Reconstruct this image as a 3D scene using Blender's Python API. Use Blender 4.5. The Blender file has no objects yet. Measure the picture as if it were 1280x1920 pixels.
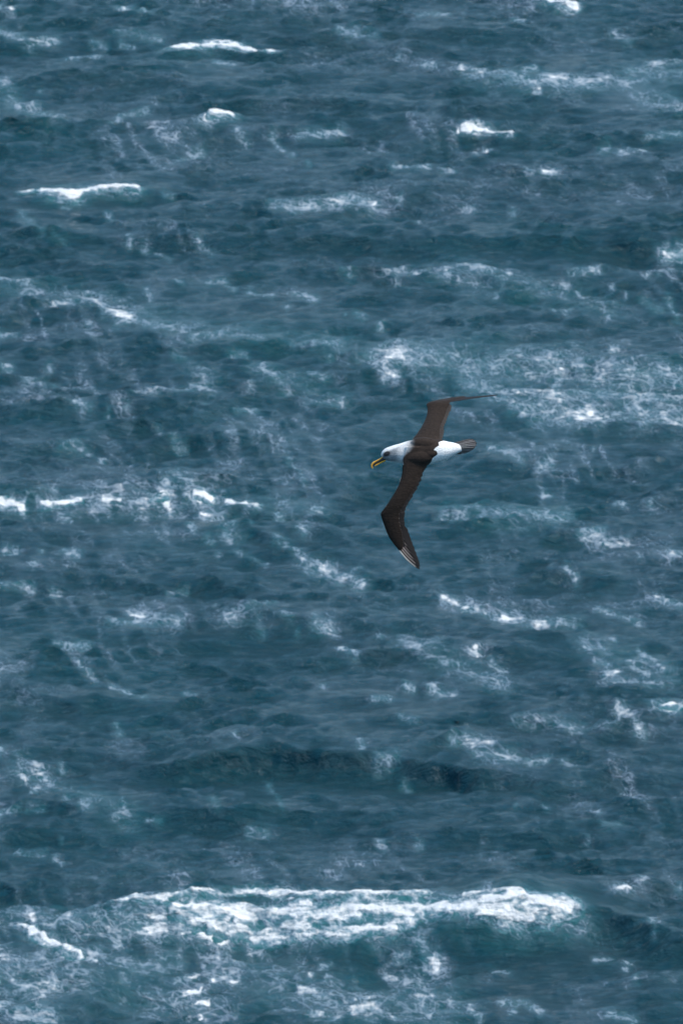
import bpy, bmesh, math, random
import numpy as np
from mathutils import Vector, Matrix

scn = bpy.context.scene
COL = scn.collection

# ------------------------------------------------------------------ camera
CAM_H, PITCH, LENS, SENSOR = 60.0, math.radians(14.0), 400.0, 24.0
cam_data = bpy.data.cameras.new('camera')
cam = bpy.data.objects.new('camera', cam_data)
COL.objects.link(cam)
cam.location = (0.0, 0.0, CAM_H)
cam.rotation_euler = (math.radians(90.0) - PITCH, 0.0, 0.0)
cam_data.sensor_fit = 'HORIZONTAL'
cam_data.sensor_width = SENSOR
cam_data.lens = LENS
cam_data.clip_start = 0.5
cam_data.clip_end = 60000.0
BIRD_DIST = 82.7
cam_data.dof.use_dof = True
cam_data.dof.focus_distance = BIRD_DIST
cam_data.dof.aperture_fstop = 17.0
scn.camera = cam

# ------------------------------------------------------------------ sky (bright overcast)
SUN_EL, SUN_AZ = math.radians(60.0), math.radians(105.0)   # azimuth clockwise from +Y
world = bpy.data.worlds.new('World')
scn.world = world
world.use_nodes = True
wn, wl = world.node_tree.nodes, world.node_tree.links
bg = wn['Background']
sky = wn.new('ShaderNodeTexSky')
sky.sky_type = 'NISHITA'
sky.sun_disc = False
sky.sun_elevation = SUN_EL
sky.sun_rotation = SUN_AZ
sky.air_density = 1.0
sky.dust_density = 1.2
cloud = wn.new('ShaderNodeMix')
cloud.data_type = 'RGBA'
cloud.inputs[0].default_value = 0.5           # how much of the sky the even cloud cover hides
cloud.inputs[7].default_value = (3.0, 6.0, 9.4, 1.0)
wl.new(sky.outputs[0], cloud.inputs[6])
wl.new(cloud.outputs[2], bg.inputs['Color'])
bg.inputs['Strength'].default_value = 0.10

# ------------------------------------------------------------------ sun, softened by cloud
sun_data = bpy.data.lights.new('sun', 'SUN')
sun_data.energy = 2.6
sun_data.angle = math.radians(12.0)
sun_data.color = (1.0, 0.90, 0.77)
sun = bpy.data.objects.new('sun', sun_data)
COL.objects.link(sun)
sd = Vector((math.sin(SUN_AZ) * math.cos(SUN_EL), math.cos(SUN_AZ) * math.cos(SUN_EL), math.sin(SUN_EL)))
sun.rotation_euler = sd.to_track_quat('Z', 'Y').to_euler()

# ------------------------------------------------------------------ exposure
scn.view_settings.view_transform = 'Standard'
scn.view_settings.look = 'None'
scn.view_settings.gamma = 1.0
scn.view_settings.use_curve_mapping = False
scn.view_settings.exposure = 0.5
scn.cycles.max_bounces = 6
scn.cycles.caustics_reflective = False
scn.cycles.caustics_refractive = False

# crest lines on the sea: ([(x, y) in metres ...], height, steep front, long back)
CRESTS = [
    ([(-4.31, 208.28), (-2.95, 208.73), (-1.63, 209.17), (0.1, 208.65), (1.63, 208.73), (2.94, 208.28), (4.36, 207.99)], 0.41, 1.7, 3.2),
    ([(2.43, 207.45), (3.24, 207.82), (4.06, 208.11), (5.07, 208.04), (5.76, 207.45), (6.45, 206.79)], 0.42, 0.54, 2.5),
    ([(4.49, 209.38), (5.41, 209.68), (6.25, 210.35), (6.75, 210.05)], 0.15, 0.34, 1.8),
    ([(-6.19, 208.2), (-4.96, 207.61), (-3.44, 207.72), (-2.12, 207.36)], 0.15, 0.34, 1.6),
    ([(-3.3, 219.28), (-2.24, 219.77), (-1.07, 219.85), (0.0, 219.61), (1.07, 219.36), (2.34, 218.8), (3.4, 218.47)], 0.402, 0.37, 2.6),
    ([(2.76, 218.66), (3.82, 218.5), (5.52, 218.66), (7.02, 218.9)], 0.2, 0.41, 2.2),
    ([(-7.2, 225.05), (-6.33, 224.97), (-5.23, 224.63)], 0.22, 0.41, 2.5),
    ([(-4.79, 224.56), (-4.35, 224.39)], 0.13, 0.27, 1.2),
    ([(-0.11, 224.53), (0.87, 224.44)], 0.17, 0.27, 1.5),
    ([(-3.68, 223.22), (-2.81, 222.3), (-1.95, 222.8), (-0.22, 222.8)], 0.13, 0.34, 1.8),
    ([(-3.02, 230.83), (-1.56, 230.7), (0.0, 230.61)], 0.18, 0.34, 2.2),
    ([(-1.36, 233.35), (-0.23, 233.35)], 0.15, 0.24, 1.4),
    ([(-7.68, 240.79), (-5.7, 241.03), (-3.96, 241.13), (-2.79, 241.03), (-1.63, 240.65), (-0.35, 240.31)], 0.18, 0.34, 2.4),
    ([(-4.26, 238.2), (-3.57, 238.58), (-3.0, 238.67)], 0.17, 0.34, 1.6),
    ([(-2.42, 238.43), (-1.38, 237.96)], 0.17, 0.27, 1.5),
    ([(3.01, 239.86), (4.05, 239.38), (4.85, 238.91)], 0.17, 0.34, 1.8),
    ([(5.6, 236.45), (6.75, 236.54), (7.43, 236.36)], 0.13, 0.27, 1.4),
    ([(0.74, 254.44), (1.97, 255.24), (3.81, 255.24), (5.15, 254.6), (6.35, 253.64), (7.94, 253.64)], 0.2, 0.48, 2.6),
    ([(4.31, 248.1), (5.51, 248.36), (7.77, 248.05)], 0.22, 0.41, 3.0),
    ([(2.28, 263.68), (3.3, 263.79), (4.04, 262.88)], 0.2, 0.34, 2.0),
    ([(2.38, 260.53), (3.01, 260.42)], 0.13, 0.24, 1.4),
    ([(4.09, 257.63), (4.83, 257.52)], 0.17, 0.27, 1.4),
    ([(-7.88, 255.88), (-7.02, 255.99), (-6.05, 256.7)], 0.17, 0.31, 1.8),
    ([(-3.33, 256.56), (-1.48, 256.89), (-0.25, 256.56)], 0.13, 0.27, 1.6),
    ([(1.54, 279.35), (2.55, 280.12), (3.49, 280.12), (4.35, 279.48)], 0.18, 0.41, 2.4),
    ([(6.26, 278.03), (7.72, 277.77)], 0.16, 0.31, 1.6),
    ([(2.65, 276.41), (4.75, 275.29)], 0.12, 0.27, 1.4),
    ([(-8.81, 278.44), (-7.46, 278.06)], 0.22, 0.34, 2.2),
    ([(-8.61, 280.84), (-7.0, 280.97), (-6.19, 280.84)], 0.16, 0.31, 1.8),
    ([(-4.16, 280.18), (-3.22, 280.43), (-2.55, 279.92)], 0.13, 0.34, 1.6),
    ([(-7.44, 272.22), (-6.66, 272.34), (-5.76, 272.95), (-4.19, 272.83)], 0.22, 0.34, 2.2),
    ([(-4.57, 289.82), (-3.33, 290.37), (-1.66, 289.27)], 0.21, 0.34, 2.2),
    ([(-5.3, 287.83), (-4.13, 287.7)], 0.16, 0.27, 1.4),
    ([(-9.17, 290.7), (-7.23, 290.7)], 0.16, 0.27, 1.6),
    ([(-6.76, 291.5), (-5.84, 290.95), (-4.86, 290.68)], 0.13, 0.27, 1.4),
    ([(5.09, 295.98), (6.22, 295.84)], 0.17, 0.27, 1.6),
    ([(4.38, 286.07), (5.74, 285.4), (6.69, 285.4)], 0.13, 0.31, 1.8),
    ([(-1.07, 279.48), (0.0, 279.87)], 0.11, 0.27, 1.2),
    ([(6.29, 223.51), (7.15, 223.43)], 0.2, 0.34, 1.8),
    ([(0.0, 238.42), (1.38, 238.14)], 0.1, 0.24, 1.4),
    ([(2.52, 236.95), (3.66, 236.76)], 0.12, 0.24, 1.4),
    ([(5.07, 238.39), (7.14, 238.39)], 0.11, 0.27, 1.4),
    ([(3.29, 234.69), (4.54, 234.78), (5.67, 234.42)], 0.13, 0.27, 1.6),
    ([(1.36, 233.32), (2.14, 233.23)], 0.1, 0.24, 1.2),
    ([(-2.72, 233.84), (-1.81, 233.93)], 0.08, 0.24, 1.2),
    ([(-5.34, 202.52), (-4.36, 202.8), (-3.76, 202.52)], 0.16, 0.27, 1.4),
    ([(-5.09, 204.36), (-4.39, 204.36)], 0.13, 0.2, 1.2),
    ([(2.25, 259.86), (3.99, 259.31), (5.48, 258.75)], 0.13, 0.34, 2.4),
    ([(-6.95, 216.63), (-4.62, 215.84), (-2.31, 215.45), (0.0, 215.68)], 0.16, 0.41, 2.6),
    ([(0.63, 214.31), (2.71, 214.62), (4.79, 214.23), (6.78, 214.31)], 0.15, 0.41, 2.6),
    ([(-8.51, 268.4), (-5.66, 267.81), (-2.83, 267.45)], 0.15, 0.34, 2.4),
    ([(-1.8, 267.81), (1.54, 267.1), (4.62, 267.34), (8.33, 266.93)], 0.15, 0.34, 2.6),
    ([(-7.86, 247.03), (-4.65, 247.43), (-1.67, 246.93)], 0.16, 0.37, 2.6),
    ([(2.6, 245.02), (4.95, 244.42), (7.68, 244.72)], 0.16, 0.37, 2.6),
    ([(-7.48, 234.14), (-4.54, 234.6), (-2.49, 234.23)], 0.13, 0.34, 2.2),
    ([(0.0, 228.5), (2.88, 228.19), (4.87, 228.45)], 0.15, 0.34, 2.4),
    ([(0.65, 222.89), (3.46, 223.1), (6.05, 222.6)], 0.17, 0.37, 2.4),
    ([(-4.61, 283.31), (-1.09, 283.83), (1.63, 283.18)], 0.16, 0.34, 2.4),
    ([(-1.12, 292.12), (2.24, 292.68), (5.03, 291.98)], 0.15, 0.34, 2.2),
    ([(5.34, 202.43), (6.42, 202.08)], 0.13, 0.27, 1.6),
    ([(2.29, 203.89), (2.99, 203.99)], 0.11, 0.2, 1.2),
    ([(-6.69, 214.89), (-5.85, 214.69), (-4.59, 214.23)], 0.15, 0.34, 2.0),
    ([(-3.43, 213.51), (-2.3, 214.48), (-1.46, 214.63)], 0.09, 0.27, 1.6),
]
# foam left lying on the water: ([(x, y) in metres ...], half width, density)
FOAM = [
    ([(-9.08, 296.0), (-8.72, 295.5)], 0.071, 0.5),
    ([(-8.96, 292.6), (-8.66, 292.0), (-8.06, 291.0)], 0.112, 0.45),
    ([(-8.06, 290.9), (-7.4, 291.3)], 0.07, 0.5),
    ([(-6.5, 291.4), (-6.08, 291.1)], 0.07, 0.3),
    ([(-5.9, 292.2), (-4.7, 291.7)], 0.084, 0.3),
    ([(-5.72, 291.3), (-5.54, 291.2)], 0.056, 0.5),
    ([(-5.42, 291.1)], 0.056, 0.5),
    ([(-7.1, 289.7), (-6.32, 290.2)], 0.069, 0.4),
    ([(-4.16, 288.6)], 0.069, 0.3),
    ([(-3.32, 288.6), (-2.78, 288.2)], 0.055, 0.45),
    ([(-8.78, 286.2), (-8.48, 285.0), (-8.3, 284.0), (-7.88, 283.3), (-7.28, 281.2)], 0.164, 0.45),
    ([(-7.76, 285.2)], 0.068, 0.35),
    ([(-5.78, 280.9), (-5.6, 282.6), (-4.94, 283.1)], 0.067, 0.4),
    ([(-2.66, 280.0), (-2.36, 279.2)], 0.081, 0.3),
    ([(-1.7, 279.7), (-1.46, 278.1)], 0.08, 0.4),
    ([(-1.22, 277.4)], 0.066, 0.35),
    ([(-1.04, 279.9), (-0.5, 280.0), (0.04, 280.2)], 0.08, 0.5),
    ([(-0.8, 276.3)], 0.066, 0.45),
    ([(-4.1, 276.8), (-3.44, 278.4)], 0.08, 0.25),
    ([(-4.34, 272.8), (-4.16, 272.7)], 0.052, 0.45),
    ([(-6.8, 271.5), (-6.62, 271.4)], 0.052, 0.5),
    ([(-1.7, 271.5), (-1.04, 271.4), (-0.02, 272.0)], 0.091, 0.45),
    ([(-7.82, 270.6), (-7.52, 269.7)], 0.078, 0.35),
    ([(-5.72, 270.6), (-5.54, 269.2)], 0.065, 0.35),
    ([(2.02, 294.8), (2.8, 294.8)], 0.07, 0.4),
    ([(0.34, 293.6), (0.64, 292.3)], 0.084, 0.3),
    ([(4.48, 294.1), (4.78, 294.1)], 0.056, 0.35),
    ([(-0.02, 292.5), (0.82, 292.0)], 0.112, 0.3),
    ([(3.1, 288.1), (3.94, 287.3), (4.36, 286.8)], 0.083, 0.5),
    ([(4.36, 286.8), (4.72, 286.2), (5.02, 285.6)], 0.124, 0.65),
    ([(4.72, 287.4), (4.96, 287.7)], 0.11, 0.7),
    ([(5.2, 286.7), (5.74, 286.5)], 0.137, 0.55),
    ([(6.1, 286.3), (6.4, 286.0)], 0.151, 0.55),
    ([(6.82, 286.2)], 0.082, 0.4),
    ([(7.42, 287.5), (7.84, 287.8)], 0.138, 0.55),
    ([(7.96, 288.3), (8.68, 288.6)], 0.166, 0.4),
    ([(7.96, 285.1), (8.44, 284.4), (8.68, 283.2)], 0.191, 0.35),
    ([(7.84, 284.8)], 0.068, 0.4),
    ([(7.12, 292.7), (7.54, 291.1)], 0.084, 0.35),
    ([(2.2, 288.5), (2.38, 288.4)], 0.083, 0.5),
    ([(1.48, 289.3)], 0.069, 0.4),
    ([(7.66, 279.4), (8.56, 279.7)], 0.067, 0.5),
    ([(3.34, 277.3), (3.64, 278.6)], 0.066, 0.6),
    ([(1.3, 276.1), (2.14, 276.0)], 0.066, 0.5),
    ([(2.5, 275.7), (2.74, 275.5)], 0.079, 0.65),
    ([(4.54, 275.2), (4.72, 275.1)], 0.053, 0.5),
    ([(5.02, 275.2), (5.26, 275.3)], 0.079, 0.6),
    ([(6.52, 278.1), (6.7, 278.3)], 0.08, 0.5),
    ([(6.94, 278.0), (7.6, 278.3)], 0.067, 0.55),
    ([(-0.02, 272.0), (0.28, 272.3), (0.82, 271.8)], 0.104, 0.6),
    ([(1.48, 272.3)], 0.052, 0.5),
    ([(2.98, 271.7), (3.22, 271.6)], 0.065, 0.4),
    ([(4.18, 271.3)], 0.065, 0.4),
    ([(-7.82, 270.5), (-7.22, 268.1)], 0.078, 0.35),
    ([(-6.98, 267.9), (-6.68, 267.4)], 0.064, 0.25),
    ([(-5.66, 270.4), (-5.54, 269.2)], 0.065, 0.4),
    ([(-4.76, 267.0), (-4.1, 265.7)], 0.064, 0.3),
    ([(-3.44, 267.2), (-3.08, 266.1)], 0.064, 0.3),
    ([(-5.18, 267.6), (-5.06, 267.2)], 0.064, 0.35),
    ([(-8.12, 263.3), (-7.4, 263.1)], 0.076, 0.45),
    ([(-6.74, 261.2), (-6.02, 261.6), (-6.08, 262.3), (-5.78, 261.3)], 0.075, 0.45),
    ([(-6.08, 262.1), (-5.6, 260.9)], 0.063, 0.45),
    ([(-5.48, 259.8), (-5.18, 259.5), (-5.0, 259.3)], 0.125, 0.75),
    ([(-4.94, 259.4), (-4.58, 258.8), (-3.92, 258.6)], 0.075, 0.45),
    ([(-5.9, 258.6)], 0.075, 0.4),
    ([(-5.18, 258.7)], 0.1, 0.4),
    ([(-4.64, 262.2), (-4.52, 261.5)], 0.063, 0.4),
    ([(-3.92, 263.1), (-3.74, 262.8)], 0.051, 0.35),
    ([(-3.14, 263.1), (-2.78, 263.3), (-2.54, 262.5)], 0.063, 0.45),
    ([(-2.18, 262.2), (-1.64, 261.6)], 0.063, 0.4),
    ([(-1.1, 262.0), (-0.62, 261.3)], 0.076, 0.4),
    ([(-1.28, 260.6)], 0.063, 0.35),
    ([(-3.44, 257.4), (-2.72, 257.7), (-1.88, 257.2)], 0.111, 0.45),
    ([(-1.16, 256.8), (-0.14, 256.7)], 0.074, 0.5),
    ([(-2.48, 256.0), (-2.18, 256.0)], 0.074, 0.45),
    ([(-0.26, 255.2)], 0.074, 0.4),
    ([(-3.8, 255.4), (-3.62, 255.3)], 0.086, 0.4),
    ([(-3.38, 254.5), (-3.2, 253.4), (-3.14, 252.8)], 0.086, 0.55),
    ([(-3.44, 252.7), (-2.96, 252.5)], 0.061, 0.4),
    ([(-4.7, 252.2), (-3.44, 252.4)], 0.049, 0.35),
    ([(-1.82, 254.3), (-1.46, 253.1), (-1.22, 252.0)], 0.098, 0.55),
    ([(-0.74, 253.5), (-0.32, 253.2)], 0.073, 0.4),
    ([(-0.8, 251.2), (0.04, 251.2)], 0.073, 0.4),
    ([(-2.06, 252.4)], 0.073, 0.5),
    ([(-3.02, 250.5)], 0.048, 0.45),
    ([(-4.82, 249.7)], 0.048, 0.4),
    ([(-7.76, 254.4), (-7.52, 254.3)], 0.061, 0.5),
    ([(-7.16, 253.3), (-6.8, 253.1)], 0.085, 0.45),
    ([(-6.68, 254.4)], 0.061, 0.4),
    ([(-6.56, 252.9), (-6.32, 252.3)], 0.061, 0.45),
    ([(-6.08, 249.9), (-5.66, 249.5)], 0.048, 0.4),
    ([(-7.94, 257.6), (-7.58, 257.8)], 0.062, 0.4),
    ([(-5.24, 249.2)], 0.048, 0.35),
    ([(-2.36, 249.8), (-1.88, 250.2)], 0.048, 0.3),
    ([(-6.26, 246.9), (-5.78, 246.9), (-5.24, 245.7)], 0.06, 0.4),
    ([(-4.1, 248.0), (-3.68, 246.9), (-3.5, 246.8)], 0.048, 0.4),
    ([(-3.86, 242.4), (-3.68, 241.9)], 0.059, 0.4),
    ([(-3.5, 242.8), (-3.26, 242.7), (-3.38, 241.8)], 0.094, 0.4),
    ([(-2.66, 242.6), (-2.42, 242.9)], 0.047, 0.45),
    ([(-1.16, 245.2), (-0.8, 243.0)], 0.047, 0.3),
    ([(-5.18, 241.2), (-4.82, 241.2)], 0.058, 0.5),
    ([(-6.26, 241.5)], 0.058, 0.4),
    ([(-6.14, 240.5), (-5.9, 240.3)], 0.058, 0.4),
    ([(-3.86, 241.2), (-3.74, 241.0)], 0.058, 0.45),
    ([(-3.08, 240.6), (-2.6, 240.4)], 0.058, 0.5),
    ([(-3.26, 239.0), (-3.2, 238.7)], 0.069, 0.6),
    ([(-2.48, 238.4), (-2.42, 238.1)], 0.092, 0.65),
    ([(-2.36, 238.8)], 0.069, 0.5),
    ([(-2.9, 238.1), (-2.78, 237.8)], 0.058, 0.45),
    ([(-1.94, 238.8)], 0.035, 0.4),
    ([(-1.4, 240.4), (-1.28, 240.2)], 0.07, 0.55),
    ([(-0.92, 238.7), (-0.8, 238.4)], 0.081, 0.5),
    ([(-0.62, 241.0), (-0.44, 241.0)], 0.07, 0.65),
    ([(-1.4, 237.8), (-1.1, 237.2), (-0.8, 236.1)], 0.069, 0.5),
    ([(-0.44, 235.9), (-0.2, 235.8), (-0.08, 234.8)], 0.091, 0.6),
    ([(-7.22, 237.4), (-6.98, 237.3)], 0.069, 0.5),
    ([(-6.44, 237.2)], 0.057, 0.5),
    ([(-5.96, 237.1), (-5.66, 236.6)], 0.08, 0.5),
    ([(-6.56, 235.7)], 0.068, 0.45),
    ([(-2.3, 237.0), (-1.64, 235.9)], 0.046, 0.3),
    ([(-2.66, 236.7)], 0.046, 0.3),
    ([(-7.28, 234.1), (-6.56, 234.0)], 0.045, 0.35),
    ([(-6.14, 233.9), (-5.72, 233.2)], 0.045, 0.45),
    ([(-3.68, 233.7), (-3.26, 234.1)], 0.045, 0.4),
    ([(-2.66, 231.6)], 0.034, 0.45),
    ([(-4.46, 231.8), (-3.86, 231.1)], 0.056, 0.4),
    ([(-4.88, 231.0), (-3.38, 230.7)], 0.056, 0.35),
    ([(-2.48, 230.9), (-1.88, 230.8), (-1.4, 231.7)], 0.056, 0.4),
    ([(-1.22, 230.9), (-1.04, 230.6)], 0.045, 0.4),
    ([(-0.56, 230.5), (-0.2, 230.2)], 0.067, 0.5),
    ([(-1.76, 230.5), (-1.64, 230.1)], 0.056, 0.35),
    ([(-0.92, 230.1)], 0.045, 0.4),
    ([(-0.08, 235.0), (0.4, 234.5)], 0.068, 0.55),
    ([(-0.02, 235.2), (0.4, 235.7)], 0.057, 0.4),
    ([(2.14, 233.1), (2.44, 232.7)], 0.056, 0.6),
    ([(2.56, 232.3), (3.04, 231.8)], 0.067, 0.5),
    ([(3.4, 231.6), (3.82, 231.4)], 0.09, 0.55),
    ([(4.0, 231.1), (4.36, 231.1)], 0.067, 0.55),
    ([(4.54, 231.1), (4.9, 231.0)], 0.067, 0.45),
    ([(4.78, 234.8), (4.96, 234.4)], 0.057, 0.4),
    ([(5.38, 232.2), (6.28, 231.3)], 0.045, 0.35),
    ([(6.64, 233.2), (7.24, 232.5)], 0.068, 0.4),
    ([(7.06, 236.5)], 0.046, 0.3),
    ([(1.42, 228.7), (1.6, 228.5)], 0.066, 0.6),
    ([(1.6, 228.3), (1.96, 227.7)], 0.055, 0.5),
    ([(2.14, 227.5), (2.44, 227.4)], 0.066, 0.45),
    ([(1.96, 228.0), (2.14, 227.5)], 0.044, 0.5),
    ([(2.74, 228.1), (2.8, 228.0)], 0.077, 0.6),
    ([(3.1, 227.5), (3.34, 227.0)], 0.066, 0.45),
    ([(3.22, 225.9)], 0.044, 0.45),
    ([(5.08, 228.8), (5.44, 228.7)], 0.055, 0.55),
    ([(5.68, 229.4)], 0.067, 0.5),
    ([(5.26, 227.8), (5.5, 227.2)], 0.066, 0.55),
    ([(5.44, 226.7), (5.68, 226.9)], 0.066, 0.55),
    ([(6.16, 228.7), (6.46, 227.6), (6.64, 226.7)], 0.066, 0.5),
    ([(5.92, 227.4), (6.28, 226.7)], 0.055, 0.5),
    ([(5.56, 226.4), (6.58, 226.0)], 0.055, 0.4),
    ([(1.36, 225.5), (1.48, 225.4)], 0.055, 0.55),
    ([(1.84, 225.5), (1.96, 225.5)], 0.055, 0.5),
    ([(2.02, 225.3), (2.32, 225.1)], 0.077, 0.45),
    ([(-0.02, 228.9), (0.28, 228.3)], 0.055, 0.5),
    ([(0.82, 229.7)], 0.056, 0.4),
    ([(0.64, 224.4), (1.0, 224.4)], 0.044, 0.4),
    ([(1.18, 222.9), (1.54, 222.6)], 0.043, 0.35),
    ([(5.62, 223.4), (5.8, 223.4), (5.98, 222.3), (6.16, 222.1)], 0.054, 0.45),
    ([(3.46, 222.8), (5.62, 222.5)], 0.043, 0.25),
    ([(2.2, 220.1), (2.5, 220.1)], 0.053, 0.5),
    ([(2.56, 220.2), (2.98, 220.2)], 0.086, 0.55),
    ([(0.34, 220.1), (0.4, 219.8)], 0.053, 0.5),
    ([(-5.54, 229.4), (-5.24, 229.4)], 0.056, 0.55),
    ([(-5.42, 227.2), (-5.06, 226.2)], 0.044, 0.4),
    ([(-5.96, 229.4), (-5.54, 229.4)], 0.033, 0.35),
    ([(-4.76, 225.8), (-4.04, 224.4)], 0.044, 0.45),
    ([(-3.26, 224.9), (-3.02, 224.7)], 0.033, 0.45),
    ([(-4.58, 222.9), (-4.46, 222.2)], 0.054, 0.4),
    ([(-0.38, 225.4)], 0.055, 0.4),
    ([(-2.12, 220.7)], 0.043, 0.35),
    ([(-6.86, 220.6), (-6.8, 220.0)], 0.064, 0.5),
    ([(-6.44, 218.9), (-6.26, 218.4)], 0.053, 0.55),
    ([(-6.08, 219.2), (-5.9, 218.7), (-5.78, 218.2)], 0.075, 0.65),
    ([(-6.14, 217.6), (-6.02, 218.0)], 0.053, 0.5),
    ([(-5.6, 219.4), (-5.54, 219.1)], 0.053, 0.45),
    ([(-5.12, 216.1), (-5.0, 216.1)], 0.074, 0.6),
    ([(-5.48, 216.4), (-5.42, 216.4)], 0.053, 0.5),
    ([(-4.34, 216.3), (-4.22, 215.5), (-4.16, 215.3), (-4.46, 215.3)], 0.042, 0.6),
    ([(-6.74, 215.8), (-6.32, 216.0)], 0.042, 0.35),
    ([(-6.2, 216.0), (-5.9, 215.9)], 0.042, 0.4),
    ([(-3.8, 215.1), (-3.5, 215.1)], 0.031, 0.4),
    ([(-2.54, 216.5), (-2.42, 215.6)], 0.063, 0.35),
    ([(-1.52, 218.6), (-1.16, 215.7)], 0.042, 0.3),
    ([(-1.82, 214.6), (-1.46, 214.5)], 0.052, 0.4),
    ([(-2.66, 213.2)], 0.042, 0.35),
    ([(-5.54, 212.9), (-5.42, 212.4)], 0.052, 0.45),
    ([(-5.48, 214.1)], 0.031, 0.4),
    ([(-6.32, 213.3), (-5.72, 213.1)], 0.052, 0.3),
    ([(0.7, 219.3), (1.12, 219.3)], 0.053, 0.5),
    ([(2.68, 219.5), (3.52, 219.5)], 0.075, 0.4),
    ([(3.7, 219.4), (4.12, 219.5)], 0.053, 0.45),
    ([(4.36, 219.4), (4.6, 219.1)], 0.043, 0.4),
    ([(1.24, 218.6), (1.36, 218.3)], 0.053, 0.45),
    ([(4.0, 216.4), (4.06, 216.2)], 0.042, 0.4),
    ([(3.46, 216.1)], 0.042, 0.3),
    ([(5.08, 216.0)], 0.042, 0.45),
    ([(5.14, 214.8), (5.5, 215.0)], 0.052, 0.4),
    ([(4.78, 214.1)], 0.042, 0.5),
    ([(0.7, 213.7), (0.82, 213.6)], 0.052, 0.45),
    ([(1.48, 213.7), (1.54, 213.6)], 0.052, 0.4),
    ([(5.8, 210.2)], 0.051, 0.5),
    ([(5.26, 209.3), (5.62, 209.6)], 0.041, 0.5),
    ([(6.52, 210.1)], 0.051, 0.5),
    ([(1.3, 207.0), (1.48, 206.7), (1.6, 206.3)], 0.071, 0.65),
    ([(1.6, 206.1), (1.78, 206.1)], 0.08, 0.65),
    ([(1.06, 206.4), (1.3, 206.3)], 0.05, 0.5),
    ([(-2.0, 205.8), (-1.82, 205.6)], 0.08, 0.6),
    ([(-2.12, 206.6), (-2.0, 205.8)], 0.04, 0.5),
    ([(-1.7, 206.8), (-1.46, 206.7)], 0.04, 0.5),
    ([(-0.56, 205.2)], 0.07, 0.65),
    ([(-0.38, 205.7), (-0.2, 205.9)], 0.06, 0.5),
    ([(-0.26, 205.1)], 0.05, 0.6),
    ([(-2.06, 204.9), (-1.94, 204.9)], 0.06, 0.6),
    ([(-0.8, 204.4), (-0.5, 204.3)], 0.07, 0.6),
    ([(-0.44, 204.0), (-0.26, 203.9)], 0.06, 0.6),
    ([(-0.56, 202.2), (-0.02, 201.9)], 0.079, 0.55),
    ([(0.16, 202.4), (0.58, 202.4)], 0.079, 0.75),
    ([(-0.02, 203.6), (0.22, 203.6)], 0.05, 0.5),
    ([(0.46, 203.7)], 0.06, 0.5),
    ([(-1.28, 203.0), (-1.1, 203.2)], 0.04, 0.5),
    ([(-1.88, 203.3)], 0.04, 0.5),
    ([(0.88, 205.6), (1.0, 205.4)], 0.06, 0.45),
    ([(1.36, 203.3), (1.66, 203.2)], 0.06, 0.5),
    ([(0.88, 202.1), (1.06, 202.0)], 0.069, 0.5),
    ([(1.48, 202.9), (1.6, 202.3)], 0.059, 0.5),
    ([(2.38, 202.6), (2.56, 201.9)], 0.059, 0.6),
    ([(2.98, 203.1), (3.4, 203.1), (3.7, 202.4)], 0.05, 0.6),
    ([(3.22, 202.8), (3.16, 202.3)], 0.05, 0.5),
    ([(1.96, 203.0), (2.14, 202.9)], 0.059, 0.5),
    ([(4.96, 202.2), (5.44, 201.8)], 0.059, 0.5),
    ([(5.38, 205.8)], 0.07, 0.6),
    ([(5.32, 205.3)], 0.05, 0.55),
    ([(5.5, 204.1)], 0.06, 0.45),
    ([(4.78, 205.9), (5.08, 205.9)], 0.06, 0.45),
    ([(5.86, 207.5)], 0.051, 0.5),
    ([(5.86, 206.9)], 0.04, 0.35),
    ([(2.8, 205.6), (3.16, 205.1)], 0.05, 0.35),
    ([(-4.88, 207.2)], 0.051, 0.6),
    ([(-4.22, 206.6)], 0.081, 0.6),
    ([(-4.64, 207.0), (-4.34, 206.8)], 0.05, 0.35),
    ([(-4.94, 205.9), (-4.58, 205.6)], 0.05, 0.5),
    ([(-5.9, 208.5), (-5.0, 207.5), (-3.44, 207.3), (-2.06, 207.2)], 0.112, 0.62),
    ([(-6.02, 208.6), (-5.84, 208.6)], 0.051, 0.5),
    ([(-5.66, 207.6), (-5.48, 207.6)], 0.061, 0.6),
    ([(-5.24, 207.8), (-5.12, 207.6)], 0.051, 0.45),
    ([(-6.08, 204.3), (-5.72, 203.9), (-5.3, 204.1)], 0.06, 0.65),
    ([(-5.9, 203.2), (-5.54, 203.4)], 0.06, 0.6),
    ([(-5.6, 202.4), (-5.36, 202.3)], 0.059, 0.6),
    ([(-6.32, 202.7), (-6.2, 202.8)], 0.079, 0.6),
    ([(-6.02, 202.2), (-5.72, 202.0), (-5.36, 201.8)], 0.099, 0.6),
    ([(-6.32, 204.3)], 0.05, 0.5),
    ([(-5.78, 204.8), (-5.54, 204.7)], 0.05, 0.45),
    ([(-4.1, 204.7), (-3.98, 204.7)], 0.04, 0.65),
    ([(-3.98, 204.8)], 0.04, 0.4),
    ([(-4.1, 204.9), (-3.98, 205.1)], 0.04, 0.4),
    ([(-4.04, 205.6)], 0.04, 0.45),
    ([(-3.68, 204.1), (-3.5, 203.5)], 0.04, 0.5),
    ([(-3.38, 205.9), (-3.26, 205.8)], 0.04, 0.6),
    ([(-3.02, 205.6)], 0.04, 0.45),
    ([(-3.14, 204.9), (-2.72, 205.1)], 0.05, 0.6),
    ([(-2.96, 204.0), (-2.66, 204.1), (-2.66, 204.4)], 0.06, 0.6),
    ([(-2.72, 203.5), (-2.42, 203.6)], 0.04, 0.6),
    ([(-2.42, 204.8)], 0.06, 0.65),
    ([(-4.1, 203.1)], 0.05, 0.4),
    ([(-2.84, 202.1)], 0.049, 0.45),
    ([(-2.6, 202.7)], 0.079, 0.6),
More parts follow.
